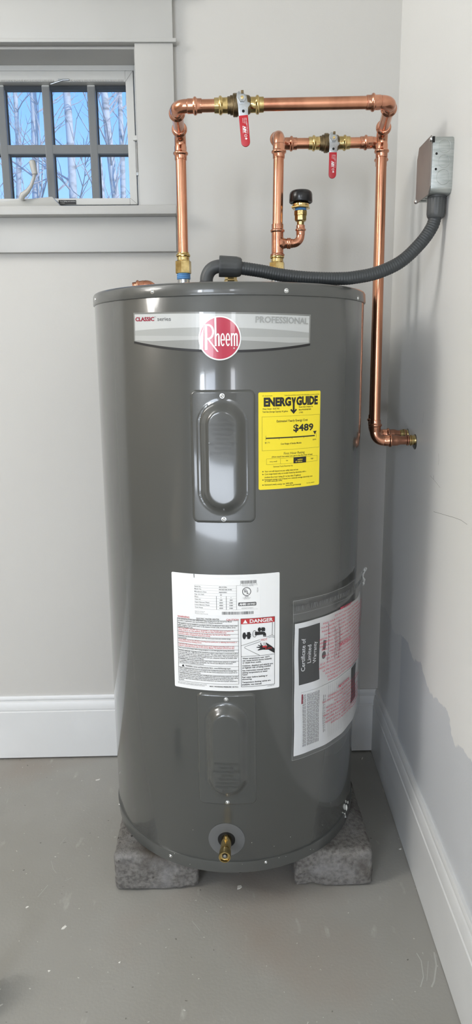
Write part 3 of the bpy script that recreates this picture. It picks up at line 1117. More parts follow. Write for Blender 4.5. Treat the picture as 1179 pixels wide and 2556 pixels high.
# round listing mark
for k in range(40):
    a0, a1 = 2 * pi * k / 40, 2 * pi * (k + 1) / 40
    poly(g, [(0.0231 + 0.0088 * cos(a0), 0.7314 + 0.0089 * sin(a0)), (0.0231 + 0.0088 * cos(a1), 0.7314 + 0.0089 * sin(a1)),
             (0.0231 + 0.0074 * cos(a1), 0.7314 + 0.0075 * sin(a1)), (0.0231 + 0.0074 * cos(a0), 0.7314 + 0.0075 * sin(a0))])
put(g, 'U', 0.0182, 0.0222, 0.7302, 0.0058, 0.06)
put(g, 'L', 0.0232, 0.0268, 0.7272, 0.0058, 0.06)
poly(g, rrect(0.0063, 0.0422, 0.7017, 0.7093, 0.002))
wrapped('rating_print', g, 'ink_grey', wl_, 0.0009, cut=0.02)
g = G()
put(g, 'AHRI', 0.0083, 0.0212, 0.7035, 0.0042, 0.05, slant=0.12)
put(g, 'CERTIFIED', 0.0228, 0.0403, 0.7037, 0.0034, 0.02, slant=0.12)
wrapped('certified_lettering', g, 'plate_white', wl_, 0.0012)

g = G()
put(g, 'WARNING', -0.1186, -0.0927, 0.6728, 0.0036, 0.01)
wrapped('heading_lettering', g, 'ink_red', wl_, 0.0009)
g = G()
put(g, 'CAUTION', -0.0177, 0.0069, 0.6716, 0.0036, 0.01)
wrapped('heading_lettering', g, 'ink_red', wl_, 0.0009)
g = G()
gk = G()
put(gk, 'ELECTRIC WATER HEATER', -0.0778, -0.0316, 0.6724, 0.0030, 0.01)
put(gk, 'MAX. WORKING PRESSURE 150 P.S.I.', -0.0533, 0.0050, 0.5282, 0.0024, 0.03)
put(gk, 'This water heater complies with the applicable safety standard', -0.1214, -0.0592, 0.5312, 0.0016)
put(gk, 'Hot water heater must be installed as shown in the manual', -0.1214, -0.0640, 0.5286, 0.0016)
BLX0, BLX1 = -0.1192, 0.0060
rowz = [0.6712, 0.6620, 0.6513, 0.6429, 0.6346, 0.6275, 0.6178, 0.6094, 0.6035, 0.5853, 0.5735, 0.5656, 0.5538, 0.5352]
for z in rowz:
    rect(gk, BLX0, BLX1, z - 0.00022, z + 0.00022)
for x in (BLX0, BLX1):
    rect(gk, x - 0.0003, x + 0.0003, rowz[-1], rowz[0])
BODY = [
    ('k', ['FOR SAFE INSTALLATION AND OPERATION: Follow the instructions in the Use and Care Manual',
           'provided. A replacement copy may be obtained by writing the manufacturer.']),
    ('k', ["This appliance must be installed in accordance with the manufacturer's instructions, local codes,",
           'utility company requirements, and/or in the absence of local codes, the latest edition of the', 'National Electrical Code.']),
    ('r', ['FOR YOUR SAFETY: DO NOT store or use gasoline or other flammable vapors and liquids in the',
           'vicinity of this or any other appliance. Keep rags and other combustibles away.']),
    ('r', ['CAUTION: Hotter water increases the risk of scald injury. See Use and Care Manual for',
           'instructions before changing the temperature setting.']),
    ('k', ['WARNING: Any thermostat setting above 120\u00b0F may cause severe burns and consume energy', 'unnecessarily.']),
    ('r', ['Power supply must be shut off before removing access panels prior to adjusting thermostat(s) or',
           'resetting temperature limiting control.']),
    ('r', ['CAUTION: Risk of electric shock, Improper furnace circuit equipment grounding needs to make',
           'ready for sealed information refer to first and last Manual. The element covered must also.']),
    ('k', ['Tank must be full of water before being energized to avoid damaging the heating element(s).']),
    ('k', ['NOTICE: LEAKAGE - Regardless of the material from which a water heater is constructed, it will at',
           'some time leak, due to the corrosive action of water. This water heater must not be located in an',
           'area where leakage will result in damage to adjacent area or lower floors. When such areas cannot',
           'be avoided, it is recommended that a suitable catch pan, adequately drained, be installed under',
           'the water heater. See Use and Care Manual.']),
    ('k', ['WARNING: California law requires that this water heater must be braced, anchored, or strapped',
           'to avoid falling or moving during an earthquake. See Use and Care Manual for information',
           'regarding correct installation procedures.']),
    ('w', ['WARNING: Cancer and Reproductive Harm - www.P65Warnings.ca.gov']),
    ('k', ['When a supplemental heat source is connected to this Certified Household Electric Storage Tank',
           'Water Heater, provision must be made to limit the heat source temperature not to exceed that of',
           'the water heater thermostat setting.']),
    ('k', ['CAUTION: If this water heater has been retrofitted with supplemental heating equipment, you must',
           'adjust both the thermostat controlling the supplemental heat source provided in the water piping',
           'and the thermostat in the water heater (behind the access panel) to the same temperature.',
           'Failure to adjust both thermostats to the same temperature can cause loss of proper temperature', 'control.'])]
for i, (c, lines) in enumerate(BODY):
    z1, z0 = rowz[i], rowz[i + 1]
    pitch = min(0.0034, (z1 - z0) / (len(lines) + 0.15))
    for j, s in enumerate(lines):
        zb = z1 - pitch * (j + 0.82)
        width = min(BLX1 - BLX0 - 0.003, len(s) * 0.00127)
        tgt = g if c == 'r' else gk
        if c == 'w':
            put(tgt, s, -0.1040, 0.0000 - 0.010, z1 - 0.0052, 0.0026, 0.02)
            poly(tgt, [(-0.1120, z1 - 0.0064), (-0.1060, z1 - 0.0064), (-0.1090, z1 - 0.0012)])
        else:
            put(tgt, s, BLX0 + 0.0016, BLX0 + 0.0016 + width, zb, min(0.0023, pitch * 0.66), 0.015)
# DANGER panel
DX0, DX1, DZ0, DZ1, DZM = 0.0110, 0.0800, 0.5290, 0.6750, 0.5948
frame_lines(gk, DX0, DX1, DZ0, DZ1, 0.0007)
rect(gk, DX0, DX1, DZM - 0.0003, DZM + 0.0003)
wrapped('red_print', g, 'ink_red', wl_, 0.0009, cut=0.015)['kind'] = 'stuff'
g = G()
rect(g, DX0, DX1, 0.6636, 0.6750)
wrapped('danger_band', g, 'ink_red', wl_, 0.0009, cut=0.008)
DTX = [('Water temperature over 125\u00b0F', 0.0138, 0.0692, 0.5891), ('can cause severe burns instantly', 0.0137, 0.0742, 0.5845),
       ('or death from scalds.', 0.0137, 0.0520, 0.5799), ('Children, disabled and elderly are', 0.0132, 0.0763, 0.5733),
       ('at highest risk of being scalded.', 0.0132, 0.0725, 0.5690), ('See instruction manual before', 0.0132, 0.0692, 0.5631),
       ('setting temperature at water', 0.0131, 0.0651, 0.5585), ('heater.', 0.0131, 0.0246, 0.5541),
       ('Feel water before bathing or', 0.0127, 0.0651, 0.5484), ('showering.', 0.0126, 0.0325, 0.5440),
       ('Temperature limiting valves are', 0.0126, 0.0713, 0.5375), ('available, see manual.', 0.0121, 0.0531, 0.5324)]
for s, a, b, z in DTX:
    put(gk, s, a, b, z, 0.0030, 0.022)
put(gk, 'AS34567-8', 0.0646, 0.0789, 0.5258, 0.0016)
# scald pictogram: corner of the tub, two handles, spout, hand
stroke(gk, [(0.0116, 0.6182), (0.0489, 0.6288)], 0.0006)
stroke(gk, [(0.0505, 0.6248), (0.0195, 0.6160), (0.0180, 0.6141), (0.0195, 0.6122), (0.0488, 0.5952)], 0.0006)
stroke(gk, [(0.0626, 0.6328), (0.0745, 0.6361), (0.0799, 0.6329)], 0.0006)
stroke(gk, [(0.0671, 0.6311), (0.0745, 0.6327), (0.0799, 0.6299)], 0.0006)
stroke(gk, [(0.0748, 0.6361), (0.0751, 0.6636)], 0.0007)
poly(gk, ell(0.0177, 0.6390, 0.0036, 0.0073, 20))
rect(gk, 0.0205, 0.0240, 0.6372, 0.6408)
poly(gk, [(0.0236, 0.6465), (0.0290, 0.6467), (0.0300, 0.6440), (0.0320, 0.6392), (0.0298, 0.6345), (0.0290, 0.6318), (0.0240, 0.6318), (0.0228, 0.6390)])
poly(gk, ell(0.0483, 0.6505, 0.0034, 0.0045, 16))
poly(gk, [(0.0528, 0.6545), (0.0586, 0.6542), (0.0600, 0.6515), (0.0614, 0.6488), (0.0595, 0.6462), (0.0532, 0.6465), (0.0515, 0.6500)])
for k in range(28):
    a0, a1 = 2 * pi * k / 28, 2 * pi * (k + 1) / 28
    poly(gk, [(0.0386 + 0.0042 * cos(a0), 0.6420 + 0.0073 * sin(a0)), (0.0386 + 0.0042 * cos(a1), 0.6420 + 0.0073 * sin(a1)),
              (0.0386 + 0.0034 * cos(a1), 0.6420 + 0.0063 * sin(a1)), (0.0386 + 0.0034 * cos(a0), 0.6420 + 0.0063 * sin(a0))])
poly(gk, [(0.0392, 0.6462), (0.0545, 0.6458), (0.0590, 0.6445), (0.0618, 0.6405), (0.0623, 0.6342), (0.0560, 0.6347), (0.0555, 0.6392), (0.0392, 0.6386)])
poly(gk, [(0.0799, 0.5968), (0.0799, 0.6061), (0.0735, 0.6127), (0.0620, 0.6215), (0.0612, 0.6205), (0.0645, 0.6140), (0.0600, 0.6150),
          (0.0530, 0.6165), (0.0512, 0.6222), (0.0500, 0.6218), (0.0512, 0.6158), (0.0456, 0.6180), (0.0450, 0.6168), (0.0505, 0.6138),
          (0.0424, 0.6136), (0.0422, 0.6124), (0.0505, 0.6108), (0.0446, 0.6072), (0.0452, 0.6060), (0.0553, 0.6068), (0.0667, 0.6055)])
wrapped('black_print', gk, 'ink', wl_, 0.0010, cut=0.02)
g = G()
put(g, 'DANGER', 0.0288, 0.0762, 0.6660, 0.0070, 0.03)
wrapped('danger_lettering', g, 'label_white', wl_, 0.0013)
g = G()
poly(g, [(0.0151, 0.6653), (0.0245, 0.6653), (0.0199, 0.6732)])
wrapped('warning_triangle', g, 'label_white', wl_, 0.0013)
g = G()
rect(g, 0.0560, 0.0622, 0.6362, 0.6366)
poly(g, [(0.0300, 0.6392), (0.0309, 0.6408), (0.0315, 0.6392), (0.0309, 0.6378)])
poly(g, [(0.0592, 0.6490), (0.0601, 0.6503), (0.0608, 0.6490), (0.0601, 0.6478)])
poly(g, [(0.0550, 0.6140), (0.0600, 0.6140), (0.0622, 0.6220), (0.0568, 0.6228)])
wrapped('pictogram_highlights', g, 'label_white', wl_, 0.0013)['kind'] = 'stuff'
g = G()
put(g, 'HOT', 0.0513, 0.0643, 0.6262, 0.0042, 0.0)
put(g, 'BURN', 0.0600, 0.0735, 0.6075, 0.0034, 0.0)
wrapped('hot_lettering', g, 'ink_red', wl_, 0.0017)
g = G()
poly(g, ell(0.0590, 0.6135, 0.0052, 0.0020, 14))
wrapped('scald_spot', g, 'ink_red', wl_, 0.0016)
g = G()
for x in (0.0562, 0.0575, 0.0590, 0.0605):
    stroke(g, [(x, 0.6220), (x + 0.001, 0.6160)], 0.0004)
wrapped('water_lines', g, 'ink_grey', wl_, 0.0016)

# ---- drain valve
s0, zc = -0.0234, 0.1765
AZ = s0 / R
dn = Vector((sin(AZ), -cos(AZ), 0))
g = G()
n = 48
rings = [(0.0392, 0.0004), (0.0388, 0.0012), (0.0215, 0.0018), (0.0186, 0.0012), (0.0180, -0.004)]
for rr, off in rings:
    for k in range(n):
        q = 2 * pi * k / n
        g.v.append(on_cyl(s0 + rr * cos(q), zc + rr * sin(q), off))
for i in range(len(rings) - 1):
    for k in range(n):
        k2 = (k + 1) % n
        g.f.append((i * n + k, i * n + k2, (i + 1) * n + k2, (i + 1) * n + k))
dv = obj('drain_collar', g, 'grey_plastic', heater, 40)
g = G()
poly(g, ell(s0, zc, 0.0182, 0.0182, 32))
wrapped('drain_recess', g, 'hole', heater, 0.0004, cut=0.006)
pc = Vector(on_cyl(s0, zc + 0.001, 0.0))
g = G().lathe(pc, dn, [(0.0005, 0.0112), (0.036, 0.0112), (0.0365, 0.0100), (0.039, 0.0100), (0.0395, 0.0122), (0.054, 0.0126), (0.0570, 0.0122),
                       (0.0572, 0.0104), (0.0525, 0.0094), (0.0520, 0.0070)], 32)
dvb = obj('drain_valve', g, 'brass', heater, 40)
g = G().lathe(pc + dn * 0.0522, dn, [(0, 0.0060), (0.0006, 0.0060)], 6)
obj('socket', g, 'hole', dvb, 0)
g = G().lathe(pc + dn * 0.0526, dn, [(0, 0.0042), (0.0016, 0.0034), (0.0022, 0.001)], 14)
obj('valve_stem', g, 'steel', dvb)
g = G().lathe(pc + dn * 0.014 + Vector((0, 0, 0.008)), (0, 0, 1), [(0, 0.0052), (0.006, 0.0052), (0.0065, 0.0036), (0.011, 0.0030), (0.0112, 0.0018), (0.006, 0.0015)], 16)
obj('stem_boss', g, 'brass', dvb)
# foam that squeezed out at the seam
for az, z, r in ((64.0, 0.131, 0.006), (61.5, 0.1195, 0.0045), (66.5, 0.137, 0.003)):
    p = on_cyl(radians(az) * R, z, 0.0012)
    g = G().lathe(p, (0, 0, 1), [(-r * 1.4, 0.0004), (-r * 0.7, r * 0.32), (0, r * 0.4), (r * 0.8, r * 0.28), (r * 1.4, 0.0004)], 10)
    obj('foam_bead', g, 'foam', heater)
random.seed(12)
for k in range(16):
    az, z = random.uniform(-32, 48), random.uniform(0.105, 0.20)
    if -14 < az < 5 and 0.13 < z < 0.22:
        continue
    p = on_cyl(radians(az) * R, z, 0.0009 if z > 0.123 else 0.003)
    r = random.uniform(0.0004, 0.0008)
    g = G().lathe(p, (0, 0, 1), [(-r, r * 0.2), (0, r), (r, r * 0.2)], 6)
    obj('foam_speck', g, 'foam', heater)
# nipples through the top, junction cover, anode cap
PL = Vector((-0.0992, 0.0, 0))
PM = Vector((0.1048, 0.0, 0))
for p in (PL, PM):
    g = G().lathe((p.x, p.y, ZT - 0.004), (0, 0, 1), [(0, 0.0175), (0.003, 0.0175), (0.0035, 0.0133), (0.050, 0.0133)], 24)
    obj('nipple', g, 'steel', heater)
g = G().box(-0.075, -0.020, -0.185, -0.10, ZT - 0.0045, ZT + 0.0085)
obj('wiring_cover', g, 'steel', heater, 0, bevel=0.001)
g = G().lathe((0.0035, -0.01, ZT - 0.004), (0, 0, 1), [(0, 0.0148), (0.034, 0.0148), (0.037, 0.013), (0.046, 0.013)], 6)
obj('anode_cap', g, 'brass', heater, 20)

# ------------------------------------------------------------------ press-fit copper plumbing
RP = 0.0111                                   # 3/4 inch tube
SLEEVE = [(0.0, 0.0117), (0.0022, 0.0128), (0.0110, 0.0128), (0.0122, 0.0131), (0.0136, 0.0152), (0.0156, 0.0158), (0.0176, 0.0152),
          (0.0190, 0.0131), (0.0200, 0.0127), (0.0280, 0.0127), (0.0283, 0.0112)]


def scaled(prof, k, kl=None):
    return [(t * (kl or k), r * k) for t, r in prof]


def elbow(name, corner, d1, d2, parent, rb=0.021, k=1.0, m='copper_fit', s1=True, s2=True):
    C = Vector(corner)
    d1, d2 = Vector(d1).normalized(), Vector(d2).normalized()
    th = d1.angle(d2)
    rb *= k
    tl = rb / math.tan(th / 2)
    bis = (d1 + d2).normalized()
    O = C + bis * (rb / sin(th / 2))
    pts = []
    a0 = (C + d1 * tl) - O
    a1 = (C + d2 * tl) - O
    ax = a0.cross(a1).normalized()
    ang = a0.angle(a1)
    for i in range(13):
        pts.append(O + Matrix.Rotation(ang * i / 12, 3, ax) @ a0)
    g = G().tube(pts, 0.0120 * k, 24)
    if s1:
        g.lathe(C + d1 * (tl - 0.0005), d1, scaled(SLEEVE, k), 28)
    if s2:
        g.lathe(C + d2 * (tl - 0.0005), d2, scaled(SLEEVE, k), 28)
    return obj(name, g, m, parent, 45)


def pipe(a, b, parent, r=RP, m='copper'):
    a, b = Vector(a), Vector(b)
    g = G().lathe(a, b - a, [(0, r), ((b - a).length, r)], 32)
    return obj('pipe', g, m, parent, 40)


def hexnut(g, o, d, t0, t1, r, ch=0.0015):
    g.lathe(Vector(o) + Vector(d) * t0, d, [(0, r - ch), (ch * 0.6, r), (t1 - t0 - ch * 0.6, r), (t1 - t0, r - ch)], 6, phase=0.3)


def female_adapter(x, y, z, parent, top):
    """hex brass adapter screwed on a nipple; z: bottom, top: where the copper enters"""
    g = G()
    hexnut(g, (x, y, z), (0, 0, 1), 0, 0.0265, 0.0175)
    g.lathe((x, y, z + 0.026), (0, 0, 1), [(0, 0.0150), (0.002, 0.0136), (0.008, 0.0134), (0.0095, 0.0152), (0.0115, 0.0156), (0.0135, 0.0150), (0.015, 0.0131),
                                            (top - z - 0.026, 0.0131), (top - z - 0.0257, 0.0112)], 28)
    return obj('brass_adapter', g, 'brass', parent, 25)


def tape(x, y, z0, z1, parent, r=0.0142):
    g = G()
    n = 7
    g.lathe((x, y, z0), (0, 0, 1), [((z1 - z0) * k / n, r + (0.0008 if k % 2 else 0) - (0.001 if k in (0, n) else 0)) for k in range(n + 1)], 20)
    return obj('thread_tape', g, 'blue', parent, 30)


# upper run: left port -> up -> toward the room -> across -> back -> down -> into the right wall
A = Vector((-0.0992, 0.0, 1.6370))            # elbow above the left port
B = Vector((-0.0985, -0.160, 1.6405))
Cc = Vector((0.3050, -0.160, 1.6470))
Dd = Vector((0.3290, 0.016, 1.6440))
E1 = Vector((0.3352, 0.017, 0.9895))
X, Y, Z = Vector((1, 0, 0)), Vector((0, 1, 0)), Vector((0, 0, 1))
hot = thing('copper_pipe_run', 'upper copper pipe run from the left port, over the tank, down to the right wall', 'pipe', (-0.0992, 0, 1.345))
tape(-0.0992, 0, 1.3480, 1.3620, hot)
female_adapter(-0.0992, 0, 1.3605, hot, 1.4040)
pipe((-0.0992, 0, 1.395), A - Z * 0.025, hot)
elbow('elbow', A, -Z, B - A, hot)
pipe(A + (B - A).normalized() * 0.03, B + (A - B).normalized() * 0.03, hot)
elbow('elbow', B, A - B, Cc - B, hot)
V1 = B + (Cc - B) * ((0.0243 - B.x) / (Cc.x - B.x))
ux = (Cc - B).normalized()
pipe(B + ux * 0.03, V1 - ux * 0.030, hot)
pipe(V1 + ux * 0.030, Cc - ux * 0.03, hot)
elbow('elbow', Cc, B - Cc, Dd - Cc, hot)
pipe(Cc + (Dd - Cc).normalized() * 0.03, Dd + (Cc - Dd).normalized() * 0.03, hot)
elbow('elbow', Dd, Cc - Dd, E1 - Dd, hot)
pipe(Dd + (E1 - Dd).normalized() * 0.03, E1 + (Dd - E1).normalized() * 0.03, hot)
elbow('elbow', E1, Dd - E1, X, hot)


def wall_stub(p, parent):
    xw = xr(p.y)
    g = G().lathe(p, X, [(0.045, 0.0127), (0.052, 0.0125), (0.058, 0.0105), (0.064, 0.0100), (0.0735, 0.0100), (0.0745, 0.0122), (0.0770, 0.0126), (0.0790, 0.0118),
                         (0.0800, 0.0098), (xw - p.x - 0.014, 0.0098)], 28)
    obj('reducer', g, 'copper_fit', parent, 45)
    g = G().lathe((xw - 0.020, p.y, p.z), X, [(0, 0.0102), (0.001, 0.0112), (0.008, 0.0112), (0.0088, 0.0128), (0.0112, 0.0128), (0.012, 0.0112), (0.0195, 0.0112)], 24)
    obj('brass_end', g, 'brass', parent, 35)
    g = G().lathe((xw - 0.0018, p.y, p.z - 0.004), X, [(0, 0.0165), (0.0012, 0.0180), (0.0016, 0.0180)], 24)
    obj('escutcheon', g, 'steel', parent, 35)


wall_stub(E1, hot)

# lower run: middle port -> tee -> up -> toward the back wall -> across -> down behind the first riser
cold = thing('copper_pipe_run', 'lower copper pipe run from the middle port, with a tee, passing behind the front riser', 'pipe', (0.1048, 0, 1.345))
F = Vector((0.1078, 0.0, 1.6380))
Gp = Vector((0.1085, 0.088, 1.6440))
Hh = Vector((0.3450, 0.090, 1.6465))
I1 = Vector((0.3475, 0.094, 0.9950))
TZ = 1.4215
tape(0.1048, 0, 1.3480, 1.3560, cold)
female_adapter(0.1048, 0, 1.3560, cold, 1.3940)
tx = 0.1055
g = G().lathe((tx, 0, 1.3860), Z, [(0.0, 0.0112), (0.0002, 0.0127), (0.008, 0.0127), (0.0095, 0.0150), (0.0115, 0.0156), (0.0135, 0.0150), (0.015, 0.0129),
                                   (0.0225, 0.0129), (0.050, 0.0129), (0.0575, 0.0129), (0.059, 0.0150), (0.061, 0.0156), (0.063, 0.0150), (0.0645, 0.0128),
                                   (0.0745, 0.0127), (0.0747, 0.0112)], 32)
bp = [(0.004, 0.0150), (0.0105, 0.0145), (0.0125, 0.0122), (0.0155, 0.0106), (0.020, 0.0098), (0.0235, 0.0095), (0.0245, 0.0112), (0.0262, 0.0118), (0.0280, 0.0112),
      (0.0290, 0.0094), (0.0310, 0.0094), (0.0312, 0.0080)]
g.lathe((tx, 0, TZ), X, bp, 28)
obj('tee', g, 'copper_fit', cold, 45)
pipe((tx, 0, 1.455), F - Z * 0.025, cold)
elbow('elbow', F, -Z, Y, cold, rb=0.019)
pipe(F + Y * 0.03, Gp - Y * 0.03, cold)
elbow('elbow', Gp, -Y, X, cold, rb=0.019)
V2 = Vector((0.2318, 0.089, 1.6453))
u2 = (Hh - Gp).normalized()
pipe(Gp + u2 * 0.03, V2 - u2 * 0.028, cold)
pipe(V2 + u2 * 0.028, Hh - u2 * 0.03, cold)
elbow('elbow', Hh, Gp - Hh, I1 - Hh, cold)
pipe(Hh + (I1 - Hh).normalized() * 0.03, I1 + (Hh - I1).normalized() * 0.03, cold)
elbow('elbow', I1, Hh - I1, X, cold)
wall_stub(I1, cold)

# vacuum relief valve on the tee branch
VX = 0.1552
vac = thing('vacuum_relief_valve', 'brass vacuum relief valve with a black cap on a copper elbow', 'valve', (VX, 0, TZ))
elbow('elbow', (VX, 0, TZ), -X, Z, vac, rb=0.022, k=0.74)
g = G().lathe((VX, 0, 1.4590), Z, [(0, 0.0080), (0.0060, 0.0080), (0.0065, 0.0105), (0.0085, 0.0120), (0.0088, 0.0130), (0.0185, 0.0130), (0.0190, 0.0143), (0.0275, 0.0143),
                                   (0.0290, 0.0125)], 8, phase=0.2)
obj('brass_adapter', g, 'brass', vac, 25)
tape(VX, 0, 1.4870, 1.4945, vac, 0.0116)
g = G()
hexnut(g, (VX, 0, 1.4915), (0, 0, 1), 0, 0.0050, 0.0215, 0.002)
g.lathe((VX, 0, 1.4960), Z, [(0, 0.0178), (0.001, 0.0180), (0.0045, 0.0180), (0.005, 0.0170), (0.0125, 0.0155), (0.016, 0.0150)], 28)
obj('valve_body', g, 'brass', vac, 25)
g = G().lathe((VX, 0, 1.5035), Z, [(0.004, 0.0165), (0.002, 0.0215), (0.0, 0.0240), (0.0012, 0.0250), (0.016, 0.0245), (0.0205, 0.0230), (0.0235, 0.0195), (0.0250, 0.012), (0.0254, 0.003)], 36)
obj('cap', g, 'black', vac, 50)


# ball valves
def ball_valve(c, ux, tilt, label):
    c = Vector(c)
    t = thing('ball_valve', label, 'valve', c, 'red-handled ball valves')
    g = G().lathe(c, ux, [(-0.0262, 0.0135), (-0.0258, 0.0148), (-0.0212, 0.0148), (-0.0210, 0.0166), (-0.0160, 0.0166), (-0.0158, 0.0190), (-0.0150, 0.0198), (-0.0078, 0.0198),
                          (-0.0066, 0.0182), (0.0060, 0.0172), (0.0140, 0.0160), (0.0165, 0.0142), (0.0168, 0.0135)], 28)
    g.lathe(c, Vector((0, -1, 0)), [(0.010, 0.0100), (0.024, 0.0095), (0.0245, 0.0075), (0.029, 0.0075)], 20)
    obj('body', g, 'bronze', t, 40)
    pe = [(0.0, 0.0132), (0.0008, 0.0136), (0.0090, 0.0134), (0.0100, 0.0136), (0.0115, 0.0158), (0.0135, 0.0164), (0.0155, 0.0158), (0.0168, 0.0134),
          (0.0250, 0.0132), (0.0253, 0.0112)]
    obj('press_end', G().lathe(c - ux * 0.0258, -ux, pe, 28), 'brass', t, 45)
    obj('press_end', G().lathe(c + ux * 0.0164, ux, pe, 28), 'brass', t, 45)
    yh = c.y - 0.0300
    ca, sa = cos(tilt), sin(tilt)

    def hp(a, b, d):                          # handle plane: a right, b up, d toward the room
        return (c.x + a * ca - b * sa, yh - d, c.z + a * sa + b * ca)

    plate = [(-0.0085, 0.0100), (-0.0050, 0.0135), (-0.0020, 0.0120), (-0.0010, 0.0080), (0.0060, 0.0080), (0.0088, 0.0045), (0.0098, -0.0060), (0.0140, -0.0075),
             (0.0145, -0.0105), (0.0098, -0.0150), (0.0084, -0.0300), (-0.0084, -0.0300), (-0.0084, -0.010), (-0.0098, 0.004)]
    hnd = obj('handle', G().prism(plate, hp, 0.0024), 'steel', t, 30, bevel=0.0003)
    n = 10
    grip = [(0.0084, -0.0275), (0.0082, -0.0725)] + [(0.0082 * cos(q), -0.0725 + 0.0082 * sin(q)) for q in [-pi * k / n for k in range(1, n)]] + [(-0.0082, -0.0725), (-0.0084, -0.0275)]
    gr = obj('grip', G().prism(grip, lambda a, b, d: hp(a, b, d - 0.0012), 0.0048), 'red_grip', hnd, 40, bevel=0.0012)
    # printing on the grip reads downward
    g = G()
    put(g, 'ABV', 0, 0.0145, 0, 0.0048, 0.05, slant=0.15)
    rect(g, 0, 0.0145, -0.0014, -0.0009)
    w = G()
    w.v = [hp(y - 0.0022, -0.0455 - x * 0.85, 0.0039) for x, y, _ in g.v]
    w.f = list(g.f)
    g = G()
    for i, s in enumerate(('600 WOG', '150 WSP', '2 IN LF')):
        put(g, s, 0, None, -0.0030 * i, 0.0018)
    w2 = [hp(y + 0.0034, -0.0325 - x, 0.0039) for x, y, _ in g.v]
    w.add(w2, g.f)
    g = G()
    put(g, 'LEAD FREE BRASS', 0, 0.0215, 0, 0.0014)
    w.add([hp(y + 0.0044, -0.0410 - x * 0.85, 0.0039) for x, y, _ in g.v], g.f)
    g = G()
    for k in range(20):
        a0, a1 = 2 * pi * k / 20, 2 * pi * (k + 1) / 20
        poly(g, [(0.0026 * cos(a0), 0.0026 * sin(a0)), (0.0026 * cos(a1), 0.0026 * sin(a1)), (0.0021 * cos(a1), 0.0021 * sin(a1)), (0.0021 * cos(a0), 0.0021 * sin(a0))])
    put(g, 'nsf', -0.0017, 0.0017, -0.0005, 0.0014)
    w.add([hp(y + 0.0010, -0.0625 - x, 0.0039) for x, y, _ in g.v], g.f)
    w.add([hp(0.0014 + a * 0.85, -0.0675 + b * 0.85, 0.0039) for a, b in ((0, 0.0022), (0.0030, 0), (0, -0.0022), (-0.0030, 0))], [(0, 1, 2, 3)])
    obj('grip_lettering', w, 'paper', hnd, 0, fixn=False)
    g = G().prism(ell(0.0006, -0.0205, 0.0026, 0.0026, 16), lambda a, b, d: hp(a, b, d + 0.00245), 0.0001)
    obj('hanging_hole', g, 'hole', hnd, 0)
    g = G().lathe(hp(0, 0, 0.0024), (0, -1, 0), [(0, 0.0088), (0.0010, 0.0088), (0.0011, 0.0078), (0.0058, 0.0078), (0.0066, 0.0066)], 6, phase=0.5)
    g.lathe(hp(0, 0, 0.0085), (0, -1, 0), [(0, 0.0045), (0.0012, 0.0042)], 16)
    obj('nut', g, 'steel', t, 25)
    g = G().lathe(hp(0, 0, 0.0095), (0, -1, 0), [(0, 0.0030), (0.0015, 0.0028), (0.0018, 0.0016)], 14)
    obj('stem', g, 'brass', t)
    g = G().prism([(-0.0005, 0.0090), (0.0042, 0.0090), (0.0042, 0.0150), (-0.0005, 0.0150)], lambda a, b, d: hp(a, b, d - 0.006), 0.0075)
    obj('stop_tab', g, 'bronze', t, 0, bevel=0.0006)
    return t


ball_valve(V1, ux, radians(5.0), 'brass ball valve with a tilted red handle on the upper copper pipe')
ball_valve(V2, u2, radians(-0.8), 'brass ball valve with an upright hanging red handle on the lower copper pipe')

# pressure relief valve at the back left of the tank top
rel = thing('relief_valve', 'copper relief valve elbow peeking over the rear left rim of the tank', 'valve', (-0.176, 0.128, ZT - 0.004))
g = G().lathe((-0.176, 0.128, ZT - 0.004), Z, [(0, 0.015), (0.012, 0.015), (0.0125, 0.0115), (0.020, 0.0115)], 6)
obj('valve_body', g, 'brass', rel, 20)
elbow('discharge_elbow', (-0.176, 0.128, ZT + 0.0385), -Z, Vector((-0.97, 0.05, -0.17)), rel, rb=0.018)

# ------------------------------------------------------------------ junction box on the right wall
BY0, BY1, BZ_0, BZ_1 = -0.181, -0.083, 1.4835, 1.5845
BXF = 0.3822
jb = thing('junction_box', 'galvanised steel junction box with a blank cover on the right wall', 'junction box', (xr(-0.13), -0.13, BZ_0))
xw = xr((BY0 + BY1) / 2) - 0.0005
rc = 0.013
out = []
for cy, cz, s in ((BY1 - rc, BZ_1 - rc, 0), (BY0 + rc, BZ_1 - rc, 1), (BY0 + rc, BZ_0 + rc, 2), (BY1 - rc, BZ_0 + rc, 3)):
    for k in range(7):
        q = (s + k / 6) * pi / 2
        out.append((cy + rc * cos(q), cz + rc * sin(q)))
g = G().prism(out, lambda a, b, c: (BXF + c, a, b), xw - BXF)
obj('box_body', g, 'galv', jb, 40, bevel=0.0025)
# flat cover plate with clipped corners
cv = [(BY0 - 0.001, BZ_0 + 0.012), (BY0 - 0.001, BZ_1 - 0.016), (BY0 + 0.006, BZ_1 + 0.001), (BY1 - 0.010, BZ_1 + 0.001), (BY1 - 0.004, BZ_1 - 0.012),
      (BY1 + 0.001, BZ_1 - 0.018), (BY1 + 0.001, BZ_0 + 0.010), (BY1 - 0.004, BZ_0 - 0.001), (BY0 + 0.012, BZ_0 - 0.001)]
cov = obj('cover', G().prism(cv, lambda a, b, c: (BXF - 0.0018 + c, a, b), 0.0018), 'cover', jb, 0, bevel=0.0004)
for yy, zz in ((BY0 + 0.0035, BZ_1 - 0.0070), (BY1 - 0.002, BZ_0 + 0.0035)):
    g = G().lathe((BXF - 0.0018, yy, zz), -X, [(0, 0.0046), (0.0012, 0.0044), (0.0028, 0.0032), (0.0036, 0.0012)], 14)
    obj('cover_screw', g, 'screw', cov)
